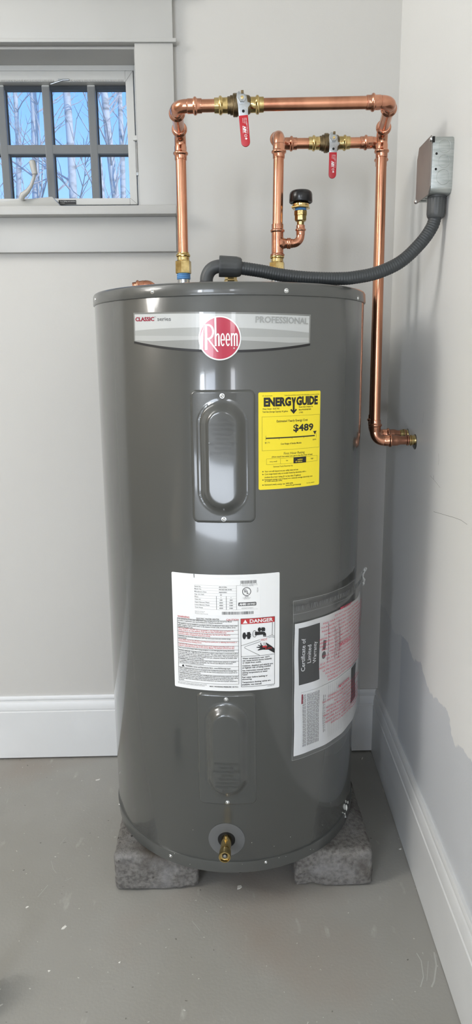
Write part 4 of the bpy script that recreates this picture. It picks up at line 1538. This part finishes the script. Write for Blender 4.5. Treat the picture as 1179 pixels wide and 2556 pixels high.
for yy, zz, L in ((BY0 + 0.0002, BZ_1 - 0.008, 0.010), (BY1 + 0.0002, BZ_1 - 0.016, 0.008)):
    obj('corner_ear', G().box(BXF - 0.001, BXF + 0.0035, yy - 0.0022, yy, zz - L / 2, zz + L / 2), 'hole', jb, 0)
ymid = (BXF + xw) / 2 + 0.002
for zz, r in ((1.5650, 0.0118), (1.5385, 0.0112), (1.5110, 0.0132)):
    g = G()
    n = 28
    for k in range(n):
        a0, a1 = 2 * pi * k / n, 2 * pi * (k + 1) / n
        if 0.9 < a0 < 1.2:
            continue
        pr = [(ymid + rr * cos(a), BY0 - 0.0003 - o, zz + rr * sin(a)) for a in (a0, a1) for rr, o in ((r - 0.0005, 0), (r, 0.0003), (r + 0.0005, 0))]
        g.add(pr, [(0, 1, 4, 3), (1, 2, 5, 4)])
    obj('knockout', g, 'galv', jb, 0, fixn=False)
for zz in (1.5520, 1.5250):
    g = G().lathe((BXF + 0.0082, BY0 - 0.0001, zz), -Y, [(0, 0.0023), (0.0003, 0.0022)], 14)
    obj('tapped_hole', g, 'hole', jb, 0)
for x0, yy in ((BXF + 0.004, -0.132), (BXF + 0.012, -0.120), (BXF + 0.002, -0.112)):
    obj('vent_slot', G().box(x0, x0 + 0.010, yy, yy + 0.0030, BZ_0 - 0.0004, BZ_0 + 0.0002), 'hole', jb, 0)

# ------------------------------------------------------------------ flexible conduit
con = thing('flexible_conduit', 'dark grey flexible electrical conduit looping from the tank top to the junction box', 'conduit', (-0.048, -0.15, ZT + 0.008))
ctrl = [(0.016, -0.150, 1.3542), (0.060, -0.151, 1.3475), (0.099, -0.152, 1.3398), (0.140, -0.154, 1.3345), (0.179, -0.157, 1.3318), (0.212, -0.158, 1.3312), (0.242, -0.158, 1.3328),
        (0.290, -0.156, 1.3418), (0.337, -0.153, 1.3626), (0.3745, -0.151, 1.3961), (0.3960, -0.150, 1.4257), (0.4035, -0.150, 1.4480)]


def catmull(P, n):
    P = [Vector(p) for p in P]
    P = [P[0] * 2 - P[1]] + P + [P[-1] * 2 - P[-2]]
    out = []
    for i in range(1, len(P) - 2):
        for k in range(n):
            t = k / n
            a, b, c, d = P[i - 1], P[i], P[i + 1], P[i + 2]
            out.append(0.5 * ((2 * b) + (c - a) * t + (2 * a - 5 * b + 4 * c - d) * t * t + (3 * b - a - 3 * c + d) * t ** 3))
    out.append(P[-2])
    return out


raw = catmull(ctrl, 40)
acc = [0.0]
for a, b in zip(raw[:-1], raw[1:]):
    acc.append(acc[-1] + (b - a).length)
step, pts, j = 0.00125, [], 0
d = 0.0
while d < acc[-1]:
    while acc[j + 1] < d:
        j += 1
    f = (d - acc[j]) / (acc[j + 1] - acc[j])
    pts.append(raw[j].lerp(raw[j + 1], f))
    d += step
rs = [0.0126 if k % 4 in (0, 1) else (0.0123 if k % 4 == 2 else 0.0120) for k in range(len(pts))]
obj('conduit', G().tube(pts, rs, 24), 'conduit', con, 60)


def ribbed(g, o, d, prof, ribs):
    segs = ribs * 4
    o, d = Vector(o), Vector(d).normalized()
    a = Vector((0, 0, 1)) if abs(d.z) < 0.9 else Vector((1, 0, 0))
    a = (a - d * a.dot(d)).normalized()
    b = d.cross(a)
    vs, fs = [], []
    for t, r, rib in prof:
        for k in range(segs):
            q = 2 * pi * k / segs
            rr = r + (rib if k % 4 in (0, 1) else 0)
            vs.append(o + d * t + (a * cos(q) + b * sin(q)) * rr)
    for i in range(len(prof) - 1):
        for k in range(segs):
            k2 = (k + 1) % segs
            fs.append((i * segs + k, i * segs + k2, (i + 1) * segs + k2, (i + 1) * segs + k))
    fs.append(tuple(range(segs - 1, -1, -1)))
    fs.append(tuple((len(prof) - 1) * segs + k for k in range(segs)))
    g.add(vs, fs)


dx = (Vector(ctrl[1]) - Vector(ctrl[0])).normalized()
g = G()
ribbed(g, Vector((-0.0220, -0.150, 1.3572)), Vector((1, 0, -0.045)),
       [(0, 0.0165, 0), (0.0004, 0.0200, 0), (0.0050, 0.0203, 0), (0.0056, 0.0196, 0.0006), (0.034, 0.0190, 0.0006), (0.0415, 0.0178, 0), (0.0445, 0.0150, 0), (0.0448, 0.0124, 0)], 14)
obj('connector_nut', g, 'conn', con, 40)
ep = [(-0.0475, -0.150, ZT + 0.0085), (-0.0472, -0.150, 1.3330), (-0.0450, -0.150, 1.3410), (-0.0400, -0.150, 1.3490), (-0.0325, -0.150, 1.3545), (-0.0240, -0.150, 1.3568), (-0.018, -0.150, 1.3570)]
g = G().tube(catmull(ep, 5), 0.0128, 20)
obj('connector_elbow', g, 'conn', con, 50)
g = G().lathe((-0.0475, -0.150, ZT + 0.0080), Z, [(0, 0.0185), (0.0035, 0.0185), (0.0042, 0.0170), (0.006, 0.0135)], 24)
obj('locknut', g, 'conn', con, 40)
g = G()
ribbed(g, Vector((0.4035, -0.150, 1.4860)), Vector((0, 0, -1)),
       [(0.0, 0.0150, 0), (0.0002, 0.0172, 0), (0.0060, 0.0174, 0), (0.0064, 0.0168, 0), (0.0070, 0.0172, 0.0005), (0.034, 0.0174, 0.0005), (0.0395, 0.0168, 0), (0.0425, 0.0146, 0), (0.0427, 0.0122, 0)], 16)
obj('connector_nut', g, 'conn', con, 40)

# ------------------------------------------------------------------ plastic pouch with papers on the tank's right side
def stand(s):
    t = max(0.0, (s - 0.16) / 0.24)
    return 0.0028 + 0.0055 * t * t


def on_pouch(s, z, off):
    q = s / R
    wv = 0.0010 * sin(z * 55 + s * 30) + 0.0007 * sin(s * 95 + z * 20)
    r = R + stand(s) + off + wv * 0.8
    return (r * sin(q), -r * cos(q), z)


def sheet(name, m, parent, x0, x1, z0f, z1f, off, thick=0.0, nx=44, nz=30, fn=on_pouch):
    g = G()
    layers = (0,) if not thick else (0, -thick)
    for L in layers:
        for j in range(nz + 1):
            for i in range(nx + 1):
                s = x0 + (x1 - x0) * i / nx
                z = z0f(s) + (z1f(s) - z0f(s)) * j / nz
                g.v.append(fn(s, z, off + L))
    W = nx + 1
    n1 = W * (nz + 1)
    for j in range(nz):
        for i in range(nx):
            a = j * W + i
            g.f.append((a, a + 1, a + W + 1, a + W))
            if thick:
                g.f.append((n1 + a, n1 + a + W, n1 + a + W + 1, n1 + a + 1))
    if thick:
        per = [i for i in range(nx)] + [j * W + nx for j in range(nz)] + [nz * W + i for i in range(nx, 0, -1)] + [j * W for j in range(nz, 0, -1)]
        for k in range(len(per)):
            a, b = per[k], per[(k + 1) % len(per)]
            g.f.append((a, n1 + a, n1 + b, b))
    return obj(name, g, m, parent, 60, fixn=bool(thick))


cert = sheet('warranty_certificate', 'paper', None, 0.1235, 0.396, lambda s: 0.3560 + 0.02 * max(0, (s - 0.30)), lambda s: 0.6530 - 0.02 * max(0, s - 0.3), 0.0012, thick=0.0012)
tag(cert, 'white certificate with a charcoal title block inside the clear pouch', 'document')
g = G()
poly(g, [(0.1312, 0.6425), (0.1868, 0.6425), (0.1872, 0.5165), (0.1335, 0.5165)])
wrapped('title_block', g, 'charcoal', cert, 0.0016, cut=0.008, fn=on_pouch)
g = G()
put(g, 'Certificate of', 0.1480, 0.1480 + 0.0725, 0.5457, 0.0092, 0.006, rot=pi / 2)
put(g, 'Limited', 0.1630, 0.1630 + 0.0400, 0.5609, 0.0092, 0.006, rot=pi / 2)
put(g, 'Warranty', 0.1775, 0.1775 + 0.0475, 0.5572, 0.0092, 0.006, rot=pi / 2)
wrapped('title_lettering', g, 'paper', cert, 0.0020, fn=on_pouch)
g = G()
poly(g, ell(0.2005, 0.5665, 0.0058, 0.0088, 20))
poly(g, [(0.1955, 0.5790), (0.2040, 0.5770), (0.2060, 0.5990), (0.1975, 0.6010)])
for s0_, z0_, z1_ in ((0.2120, 0.545, 0.637), (0.2350, 0.548, 0.620), (0.2410, 0.553, 0.612), (0.2500, 0.545, 0.632), (0.2545, 0.560, 0.615)):
    z = z0_
    while z < z1_:
        L = random.uniform(0.004, 0.011)
        rect(g, s0_, s0_ + 0.0014, z, min(z + L, z1_))
        z += L + 0.0012
wrapped('certificate_print', g, 'ink_grey', cert, 0.0016, cut=0.012, fn=on_pouch)['kind'] = 'stuff'

bk = sheet('instruction_booklet', 'paper', None, 0.1395, 0.360, lambda s: 0.3680 + 0.0 * s, lambda s: 0.4985, 0.0030, thick=0.0012)
tag(bk, 'white booklet with fine print and a red tab low in the clear pouch', 'booklet')
g = G()
col = 0.1432
random.seed(7)
while col < 0.186:
    z = 0.3740
    while z < 0.4930:
        L = random.uniform(0.003, 0.010)
        rect(g, col, col + 0.0013, z, min(z + L, 0.4930))
        z += L + 0.0010
    col += 0.0030 if not 0.149 < col < 0.152 else 0.0050
z = 0.3900
while z < 0.478:
    L = random.uniform(0.003, 0.008)
    rect(g, 0.1985, 0.1998, z, z + L)
    rect(g, 0.2035, 0.2046, z, z + L * 0.8)
    z += L + 0.001
wrapped('booklet_print', g, 'ink_grey', bk, 0.0033, fn=on_pouch)
g = G()
rect(g, 0.1398, 0.1432, 0.4730, 0.4950)
wrapped('red_tab', g, 'maroon', bk, 0.0035, cut=0.05, fn=on_pouch)
g = G()
for k in range(16):
    x = 0.215 + k * 0.0064
    rect(g, x, x + 0.0004, 0.3720 + 0.01 * (k > 8), 0.4960)
wrapped('ruled_lines', g, 'b_mid', bk, 0.0034, cut=0.05, fn=on_pouch)
g = G()
poly(g, [(0.312, 0.4960), (0.348, 0.4960), (0.345, 0.4130), (0.310, 0.4100)])
wrapped('photo_block', g, 'charcoal', bk, 0.0035, cut=0.008, fn=on_pouch)

pch = sheet('clear_plastic_pouch', 'film', None, 0.1165, 0.4020, lambda s: 0.3500, lambda s: 0.7060 - 0.002 * sin((s - .1165) * 22), 0.0058, nx=60, nz=60)
tag(pch, 'clear plastic document pouch printed in red on the right side of the tank', 'pouch')
g = G()
rect(g, 0.1165, 0.4020, 0.6757, 0.6761)
rect(g, 0.1165, 0.4020, 0.7038, 0.7043)
rect(g, 0.1165, 0.1169, 0.3500, 0.7043)
rect(g, 0.1165, 0.4020, 0.3500, 0.3504)
wrapped('heat_seam', g, 'b_mid', pch, 0.0060, cut=0.01, fn=on_pouch)
g = G()
x = 0.124
random.seed(3)
while x < 0.405:
    w = random.uniform(0.001, 0.0035)
    sl = random.uniform(-0.003, 0.003)
    poly(g, [(x, 0.6822), (x + w, 0.6822), (x + w + sl, 0.6925), (x + sl, 0.6925)])
    x += w + random.uniform(0.001, 0.003)
wrapped('flap_glue_strip', g, 'grey_plastic', pch, 0.0061, fn=on_pouch)
# printed notices
IMP = [(0.6555, '- IMPORTANT -', ['DO NOT DISCARD THIS PACKET', 'FIND YOUR ENCLOSED "USE & CARE" MANUAL, WITH', 'YOUR INSTRUCTIONS AND WARRANTY - DO NOT DISCARD',
                                  'PLEASE KEEP ATTACHED TO HEATER OR AFFIX NEARBY', 'HOMEOWNER: PLEASE READ MANUAL AND WARRANTY',
                                  'BEFORE INSTALLATION, IF USE & CARE MANUAL AND WARRANTY', 'ARE MISSING, REPLACEMENTS MAY BE OBTAINED BY WRITING TO',
                                  'THE WATER HEATER DIVISION, 2600 GUNTER PARK DRIVE', 'TAKE CARE TO NOTE YOUR SERIAL NUMBER AND MODEL', 'WRITE YOUR HEATER INSTALLATION DATE']),
       (0.5740, '- IMPORTANT -', ["VOUS TROUVEREZ CI-JOINT LE GUIDE D'EMPLOI ET", 'LES INSTRUCTIONS AINSI QUE LA GARANTIE', "SI LE GUIDE D'EMPLOI ET LA GARANTIE SONT PERDUS",
                                  'PRIERE DE CONSERVER CETTE POCHETTE PRES DU CHAUFFE-EAU', "LE PROPRIETAIRE DOIT LIRE LE GUIDE D'EMPLOI", 'POUR OBTENIR UN EXEMPLAIRE DE CE MANUEL',
                                  'ECRIRE A LA DIVISION DES CHAUFFE-EAU', 'INSCRIRE LA DATE DE MISE EN SERVICE']),
       (0.4770, '- IMPORTANTE -', ['CONSERVE SU MANUAL DE USO Y CUIDADO', 'SUS INSTRUCCIONES DE INSTALACION Y GARANTIA', 'NO LO TIRE A LA BASURA', 'FAVOR DE MANTENER UNIDO AL CALENTADOR',
                                   'ANTES DE LA INSTALACION LEA EL MANUAL', 'PARA OBTENER OTRO EJEMPLAR DE ESTE MANUAL', 'ESCRIBA A LA DIVISION DE CALENTADORES', 'TENGA LISTO EL NUMERO DE SERIE Y MODELO',
                                   'ANOTE LA FECHA DE INSTALACION'])]
g = G()
for z, head, lines in IMP:
    put(g, head, 0.2700, None, z, 0.0056, 0.02, align='c')
    for i, s in enumerate(lines):
        wd = min(0.20, max(0.10, len(s) * 0.0041))
        put(g, s, 0.2820 - wd / 2, 0.2820 + wd / 2, z - 0.0092 - i * 0.0083, 0.0036, 0.012)
wrapped('pouch_lettering', g, 'ink_pink', pch, 0.0061, fn=on_pouch)
# crinkled upper corner standing off the tank
g = G()
random.seed(5)
nx, nz = 8, 10
for j in range(nz + 1):
    for i in range(nx + 1):
        s = 0.384 + 0.016 * i / nx
        z = 0.668 + 0.040 * j / nz
        p = Vector(on_pouch(s, z, 0.009 + 0.004 * sin(j * 0.9) * (i / nx) + random.uniform(-0.0022, 0.0022)))
        g.v.append(tuple(p))
for j in range(nz):
    for i in range(nx):
        a = j * (nx + 1) + i
        g.f.append((a, a + 1, a + nx + 2, a + nx + 1))
obj('crinkled_corner', g, 'film_crinkle', pch, 0, fixn=False)

# ------------------------------------------------------------------ small things on the floor and marks on the wall
random.seed(21)


def chip(x, y, L, W, ang, label, name='paint_chip', cat='chip', m='chip', grp='flakes lying on the floor'):
    pts = []
    n = 7
    for k in range(n):
        q = 2 * pi * k / n
        r = random.uniform(0.45, 1.2)
        a, b = L * r * cos(q), W * r * sin(q)
        pts.append((x + a * cos(ang) - b * sin(ang), y + a * sin(ang) + b * cos(ang)))
    g = G().prism(pts, lambda a, b, c: (a, b, c + 0.0001), 0.0012)
    return tag(obj(name, g, m, None, 0), label, cat, grp)


chip(-0.372, -0.328, 0.009, 0.0032, 0.9, 'long white paint flake on the floor left of the left block')
chip(-0.466, -0.268, 0.0048, 0.0035, 0.2, 'white paint flake nearest the left edge of the floor')
chip(0.003, -0.223, 0.0070, 0.0062, 0.7, 'pale flake on the floor between the two blocks')
chip(-0.378, -0.436, 0.0034, 0.0028, 0.2, 'small white flake lowest on the left of the floor')
chip(0.403, -0.110, 0.0042, 0.0026, 0.4, 'small pale flake beside the right baseboard')
chip(-0.241, -0.420, 0.0026, 0.0022, 0.8, 'tiny white flake on the floor in front of the left block')
chip(0.388, 0.288, 0.0015, 0.0075, -0.4, 'thin pale sliver on the floor in the back corner')
chip(-0.390, 0.209, 0.0070, 0.0030, 0.3, 'white smear of plaster on the floor near the back wall')
chip(0.0070, -0.180, 0.0040, 0.0030, 0.5, 'grey crumb on the floor under the front rim of the tank', m='block')
# dark round-edged caster just entering at the lower left
g = G().lathe((-0.500, -0.505, 0.045), (1, -0.35, 0), [(-0.014, 0.012), (-0.014, 0.034), (-0.010, 0.043), (-0.004, 0.045), (0.008, 0.045), (0.014, 0.042), (0.017, 0.034), (0.017, 0.012)], 32)
cs = thing('caster_wheel', 'dark rubber wheel just entering at the lower left edge', 'wheel', (-0.500, -0.505, 0))
obj('tyre', g, 'rubber', cs, 40)
g = G().lathe((-0.500, -0.505, 0.045), (1, -0.35, 0), [(-0.018, 0.006), (-0.016, 0.026), (0.0185, 0.026), (0.021, 0.006)], 24)
obj('hub', g, 'grey_plastic', cs, 40)

wr = bpy.data.objects['wall_right']
g = G()


def wall_mark(pts, w):
    for (y0, z0), (y1, z1) in zip(pts[:-1], pts[1:]):
        L = sqrt((y1 - y0) ** 2 + (z1 - z0) ** 2)
        ny, nz_ = -(z1 - z0) / L * w / 2, (y1 - y0) / L * w / 2
        q = [(y0 + ny, z0 + nz_), (y0 - ny, z0 - nz_), (y1 - ny, z1 - nz_), (y1 + ny, z1 + nz_)]
        g.add([(xr(y) - 0.0004, y, z) for y, z in q], [(0, 1, 2, 3)])


wall_mark([(-0.170, 0.8597), (-0.215, 0.866), (-0.260, 0.872), (-0.310, 0.879), (-0.355, 0.884), (-0.3908, 0.8843)], 0.0007)
wall_mark([(-0.157, 0.935), (-0.1575, 0.926)], 0.0012)
wall_mark([(-0.130, 0.930), (-0.175, 0.924), (-0.21, 0.918)], 0.0005)
wall_mark([(-0.185, 0.985), (-0.190, 0.972), (-0.188, 0.962)], 0.0007)
wall_mark([(-0.05, 1.06), (-0.047, 1.035)], 0.0006)
obj('scuff_mark', g, 'scuff', wr, 0, fixn=False)['kind'] = 'stuff'
g = G()
for pts_, w_ in (([(0.358, -0.417), (0.362, -0.436), (0.356, -0.473), (0.344, -0.495)], 0.0020), ([(0.394, -0.416), (0.389, -0.447), (0.374, -0.483), (0.365, -0.496)], 0.0030),
                 ([(0.376, -0.437), (0.360, -0.482)], 0.0010), ([(-0.447, -0.122), (-0.436, -0.150), (-0.426, -0.163)], 0.0008), ([(-0.45, -0.238), (-0.436, -0.202)], 0.0010),
                 ([(-0.10, -0.319), (-0.082, -0.346)], 0.0010), ([(-0.439, -0.065), (-0.430, -0.036)], 0.0006), ([(-0.40, -0.19), (-0.385, -0.18)], 0.0007)):
    for (x0, y0), (x1, y1) in zip(pts_[:-1], pts_[1:]):
        L = sqrt((x1 - x0) ** 2 + (y1 - y0) ** 2)
        nx_, ny_ = -(y1 - y0) / L * w_ / 2, (x1 - x0) / L * w_ / 2
        g.add([(x0 + nx_, y0 + ny_, 0.0003), (x0 - nx_, y0 - ny_, 0.0003), (x1 - nx_, y1 - ny_, 0.0003), (x1 + nx_, y1 + ny_, 0.0003)], [(0, 1, 2, 3)])
obj('scuff_mark', g, 'floor_scuff', bpy.data.objects['floor'], 0, fixn=False)['kind'] = 'stuff'
tx_ = G()
put(tx_, 'from falling out window.', 0, 0.0420, 0, 0.0024, 0.0)
put(tx_, 'window.', 0, 0.0130, -0.0042, 0.0024, 0.0)
w = G()
w.v = [(-0.4465 + x, 0.4247, 1.5955 + y) for x, y, _ in tx_.v]
w.f = tx_.f
obj('sticker_lettering', w, 'paper', sash, 0, fixn=False)

# ------------------------------------------------------------------ outdoors behind the window
struct('ground', G().box(-40, 30, YB + 0.2, 60, -0.5, -0.4), 'leaf_litter', 'leaf-strewn ground outside the window', cat='ground')


def tree(x, y, dxz, dyz, h, r, seed, label, twigs=14, group='bare trees outside the window'):
    rnd = random.Random(seed)
    base = Vector((x, y, -0.4))
    t = thing('bare_tree', label, 'tree', base, group)
    n = 16
    pts, rs = [], []
    for k in range(n + 1):
        f = k / n
        pts.append(base + Vector((dxz * h * f + 0.10 * sin(f * 7 + seed), dyz * h * f + 0.08 * cos(f * 6 + seed), h * f)))
        rs.append(r * (1 - 0.72 * f) + 0.008)
    obj('trunk', G().tube(pts, rs, 9), 'bark', t, 60)
    g = G()
    for q in range(twigs):
        f = rnd.uniform(0.28, 0.98)
        i = min(n - 1, int(f * n))
        p = pts[i].lerp(pts[i + 1], f * n - i)
        a = rnd.uniform(0, 2 * pi)
        up_ = rnd.uniform(0.5, 1.5)
        d = Vector((cos(a), sin(a) * 0.8, up_)).normalized()
        L = rnd.uniform(0.9, 2.3) * (1.15 - 0.6 * f)
        br = [p]
        for s in range(5):
            d = (d + Vector((rnd.uniform(-.25, .25), rnd.uniform(-.25, .25), rnd.uniform(-.12, .2)))).normalized()
            br.append(br[-1] + d * L / 5)
        r0 = (r * (1 - 0.7 * f)) * 0.26 + 0.003
        g.tube(br, [r0 * (1 - 0.16 * s) for s in range(6)], 5, cap=False)
        for s in range(1, 6):
            for _ in range(2):
                d2 = (d + Vector((rnd.uniform(-1, 1), rnd.uniform(-1, 1), rnd.uniform(-.3, .8)))).normalized()
                e = br[s] + d2 * rnd.uniform(0.25, 0.6)
                m_ = br[s].lerp(e, 0.5) + Vector((rnd.uniform(-.05, .05), rnd.uniform(-.05, .05), rnd.uniform(-.05, .05)))
                g.tube([br[s], m_, e], [r0 * 0.4 + 0.001, r0 * 0.3 + 0.001, 0.0015], 4, cap=False)
    tw = obj('twigs', g, 'twig', t, 0, fixn=False)
    tw['kind'] = 'stuff'
    return t


tree(-3.72, 10.2, 0.008, 0.0, 11.0, 0.12, 1, 'thick pale upright trunk seen through the second pane from the left')
tree(-4.25, 9.4, -0.16, 0.02, 10.0, 0.085, 2, 'pale trunk leaning left behind the left panes')
tree(-4.05, 11.3, -0.30, 0.0, 10.0, 0.075, 3, 'slender trunk leaning far left behind the left panes')
tree(-3.15, 11.0, 0.01, 0.0, 11.0, 0.075, 4, 'pale slim trunk beside the middle muntin')
tree(-2.52, 10.6, 0.015, 0.0, 11.0, 0.080, 5, 'pale trunk seen through the pane next to the right one')
tree(-1.95, 10.0, 0.02, 0.0, 10.5, 0.070, 6, 'slim trunk in the middle of the rightmost pane')
tree(-1.62, 11.5, -0.03, 0.0, 11.0, 0.085, 7, 'pale trunk at the right edge of the window')
rnd = random.Random(99)
for k in range(7):
    tree(rnd.uniform(-8.0, -1.6), rnd.uniform(13, 21), rnd.uniform(-.06, .06), 0.0, rnd.uniform(10, 14), rnd.uniform(0.05, 0.09), 20 + k,
         'thin bare tree standing farther back outside the window', twigs=16, group='distant bare trees outside the window')

for k, (tx1, ty1) in enumerate(((-0.6, 12.5), (0.7, 16.0), (2.1, 13.0), (3.9, 17.0), (5.6, 14.0))):
    tree(tx1, ty1, rnd.uniform(-.05, .05), 0.0, rnd.uniform(10, 13), rnd.uniform(0.06, 0.09), 50 + k, 'thin bare tree standing farther back outside the window', twigs=14,
         group='distant bare trees outside the window')

# added ceiling lights, unseen, that lift the brightness of the walls
for lx, ly, lab in ((-1.70, -0.75, 'added unseen ceiling light above the floor left of the heater'), (-2.95, -1.40, 'added unseen ceiling light beside the left wall, brightening the right wall')):
    lampE = thing('added_ceiling_light', lab, 'light', (lx, ly, CEIL - 0.06), 'added ceiling lights')
    obj('housing', G().box(lx - 0.62, lx + 0.62, ly - 0.17, ly + 0.17, CEIL - 0.055, CEIL - 0.001), 'metal_lamp', lampE, 0, bevel=0.005)
    for bx in (-0.35, 0.35):
        g = G().lathe((lx + bx, ly, CEIL - 0.19), Z, [(0, 0.02), (0.02, 0.055), (0.06, 0.075), (0.10, 0.055), (0.125, 0.028), (0.137, 0.028)], 20)
        obj('bulb', g, 'bulb', lampE)
        lo = light('fill_bulb_light', 'POINT', (bx, 0, -0.20), (0, 0, -1), 17 if lx > -2 else 62, (1.0, 0.985, 0.955))
        lo.data.shadow_soft_size = 0.30
        lo.parent = lampE
bpy.data.objects.remove(TXT_OB)
